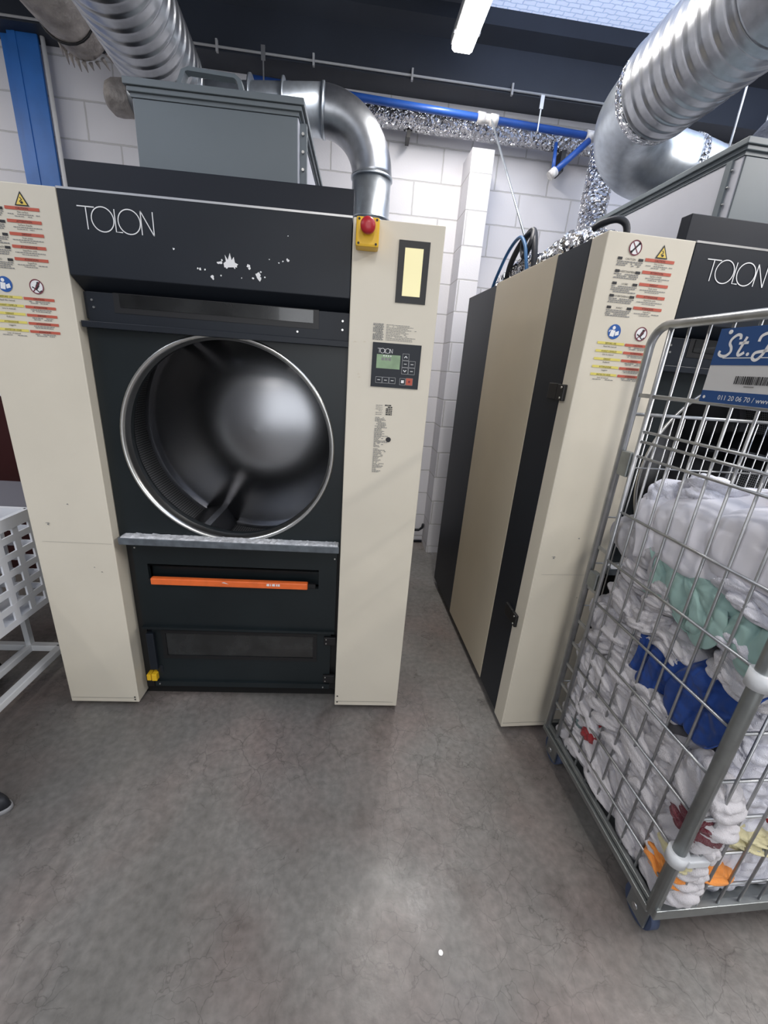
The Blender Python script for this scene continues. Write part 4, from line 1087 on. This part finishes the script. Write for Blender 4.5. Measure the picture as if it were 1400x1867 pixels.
basket = thing('b', None, None); bpy.data.objects.remove(basket)
wb = basket_wall((x1,y1,0),(x1,y0,0),zb0,zb1,11,'basket_wall',t)
basket_wall((x1,y1,0),(x0,y1,0),zb0,zb1,9,'basket_wall',t); basket_wall((x0,y1,0),(x0,y0,0),zb0,zb1,14,'basket_wall',t); basket_wall((x0,y0,0),(x1,y0,0),zb0,zb1,9,'basket_wall',t)
MB().box(x0,x1,y0,y1,zb0-.012,zb0).build('basket_floor','whitebasket',t)
g = MB(); g.box(x0,x1,y0,y1,zb0+.01,zb0+.02)
fr = MB()
for (a,b_) in (((x1+.01,y0,.17),(x1+.01,y1+.0,.17)), ((x0,y1+.0,.17),(x1+.01,y1+.0,.17)), ((x0,y0,.17),(x1,y0,.17)), ((x0,y0,.17),(x0,y1,.17)), ((-1.13,y0,.17),(-1.13,y1+.0,.17))):
    a = Vector(a); b_ = Vector(b_)
    if abs(a.x-b_.x) < 1e-4: fr.box(a.x-.016,a.x+.016,min(a.y,b_.y),max(a.y,b_.y),a.z-.016,a.z+.016)
    else: fr.box(min(a.x,b_.x),max(a.x,b_.x),a.y-.016,a.y+.016,a.z-.016,a.z+.016)
fr.build('lower_frame','trolley',t, bevel=.004)
for x,y in ((x1-.13,y1),(x1-.13,y0+.02),(x0+.02,y1),(x0+.02,y0+.02)):
    MB().box(x-.012,x+.012,y-.012,y+.012,.185,zb0-.012).build('leg','trolley',t)
for x,y in ((x1-.30,y1-.05),(x1-.05,y0),(x0,y1-.05),(x0,y0)):
    MB().cyl((x-.012,y,.05),(x+.012,y,.05),.05,'black',20).box(x-.02,x+.02,y-.015,y+.015,.05,.154,'zinc').build('castor', None, t)
for i,(x,y,z,k,m_,lb) in enumerate(((-1.2,.02,.83,2,CW,'white linen bundle at the far end of the woven basket'),(-1.42,-.1,.84,5,CW,'white linen bundle in the middle of the woven basket, left of frame'),(-1.25,-.3,.82,7,CW,'white linen bundle near the middle of the woven basket'),(-1.3,-.55,.8,1,CGR,'grey linen bundle at the near end of the woven basket'))):
    o = bpy.data.objects.new('laundry_cloth', BL[k] if m_ is CW else BL[k].copy()); COL.objects.link(o); o.location = (x,y,z-.06); o.scale = (.12,.13,.13)
    if m_ is not CW: o.data.materials.clear(); o.data.materials.append(m_)
    tag(o, lb, 'laundry')
for z,k,lb in ((.60,3,'pale linen filling the basket, seen through its lower holes'),):
    o = bpy.data.objects.new('laundry_cloth', BL[k].copy()); COL.objects.link(o); o.location = (-1.34,-.3,.60); o.scale = (.22,.38,.11); o.data.materials.clear(); o.data.materials.append(CGR); tag(o, lb, 'laundry')
# grey table and dark red cabinet further back at left
t = thing('work_table', 'grey topped table behind the woven basket at the left edge', 'table', (-1.62,.62,0))
MB().box(-.55,.62,-.3,.08,.80,.84,'greylinen',.004).build('tabletop', None, t)
for x in (-.5,.57):
    for y in (-.26,.05): MB().box(x-.02,x+.02,y-.02,y+.02,0,.80,'black').build('leg', None, t)
t = thing('red_cabinet', 'dark red cabinet half hidden behind the left dryer', 'cabinet', (-1.72,1.42,0))
MB().box(-.75,.66,-.2,.3,0,1.22,'darkred',.006).build('body', None, t)
MB().box(-.76,.67,-.21,.31,1.221,1.245,'white',.003).build('top', None, t)
MB().box(-.7,-.03,-.212,-.201,.06,1.18,'darkred',.003).build('door', None, t)
MB().box(-.01,.62,-.212,-.201,.06,1.18,'darkred',.003).build('door', None, t)

# ------------------------------------------------------------------ shoe tip at the left edge
t = thing('shoe', 'toe of a black shoe on the floor at the left edge', 'shoe', (-.78,-.462,0), math.radians(4))
def shoe_layer(z0, z1, grow, m, name):
    b = MB(); n = 28; pr = []
    for k in range(n):
        a = 2*PI*k/n; x = math.cos(a); y = math.sin(a)
        L = .135; Wd = .042*(1 - .12*x) ; pr.append((-.115 + (L+grow)*x, (Wd+grow)*y*(1+.1*x)))
    i = b.mi(m); rings = []
    hs = [(z0,1.0),(z0+(z1-z0)*.5,1.0 if m=='sole' else .97),(z1-(z1-z0)*.15,.9 if m!='sole' else 1),(z1,.72 if m!='sole' else .97)]
    for z,sc in hs: rings.append([b.bm.verts.new((p[0]*sc-.115*(1-sc), p[1]*sc, z)) for p in pr])
    for A,B in zip(rings, rings[1:]):
        for k in range(n): f = b.bm.faces.new((A[k],A[(k+1)%n],B[(k+1)%n],B[k])); f.smooth = True
    b.bm.faces.new(rings[0][::-1]); b.bm.faces.new(rings[-1])
    return b.build(name, None, t)
shoe_layer(0,.018,.004,'sole','sole'); shoe_layer(.018,.062,0,'shoe','upper')
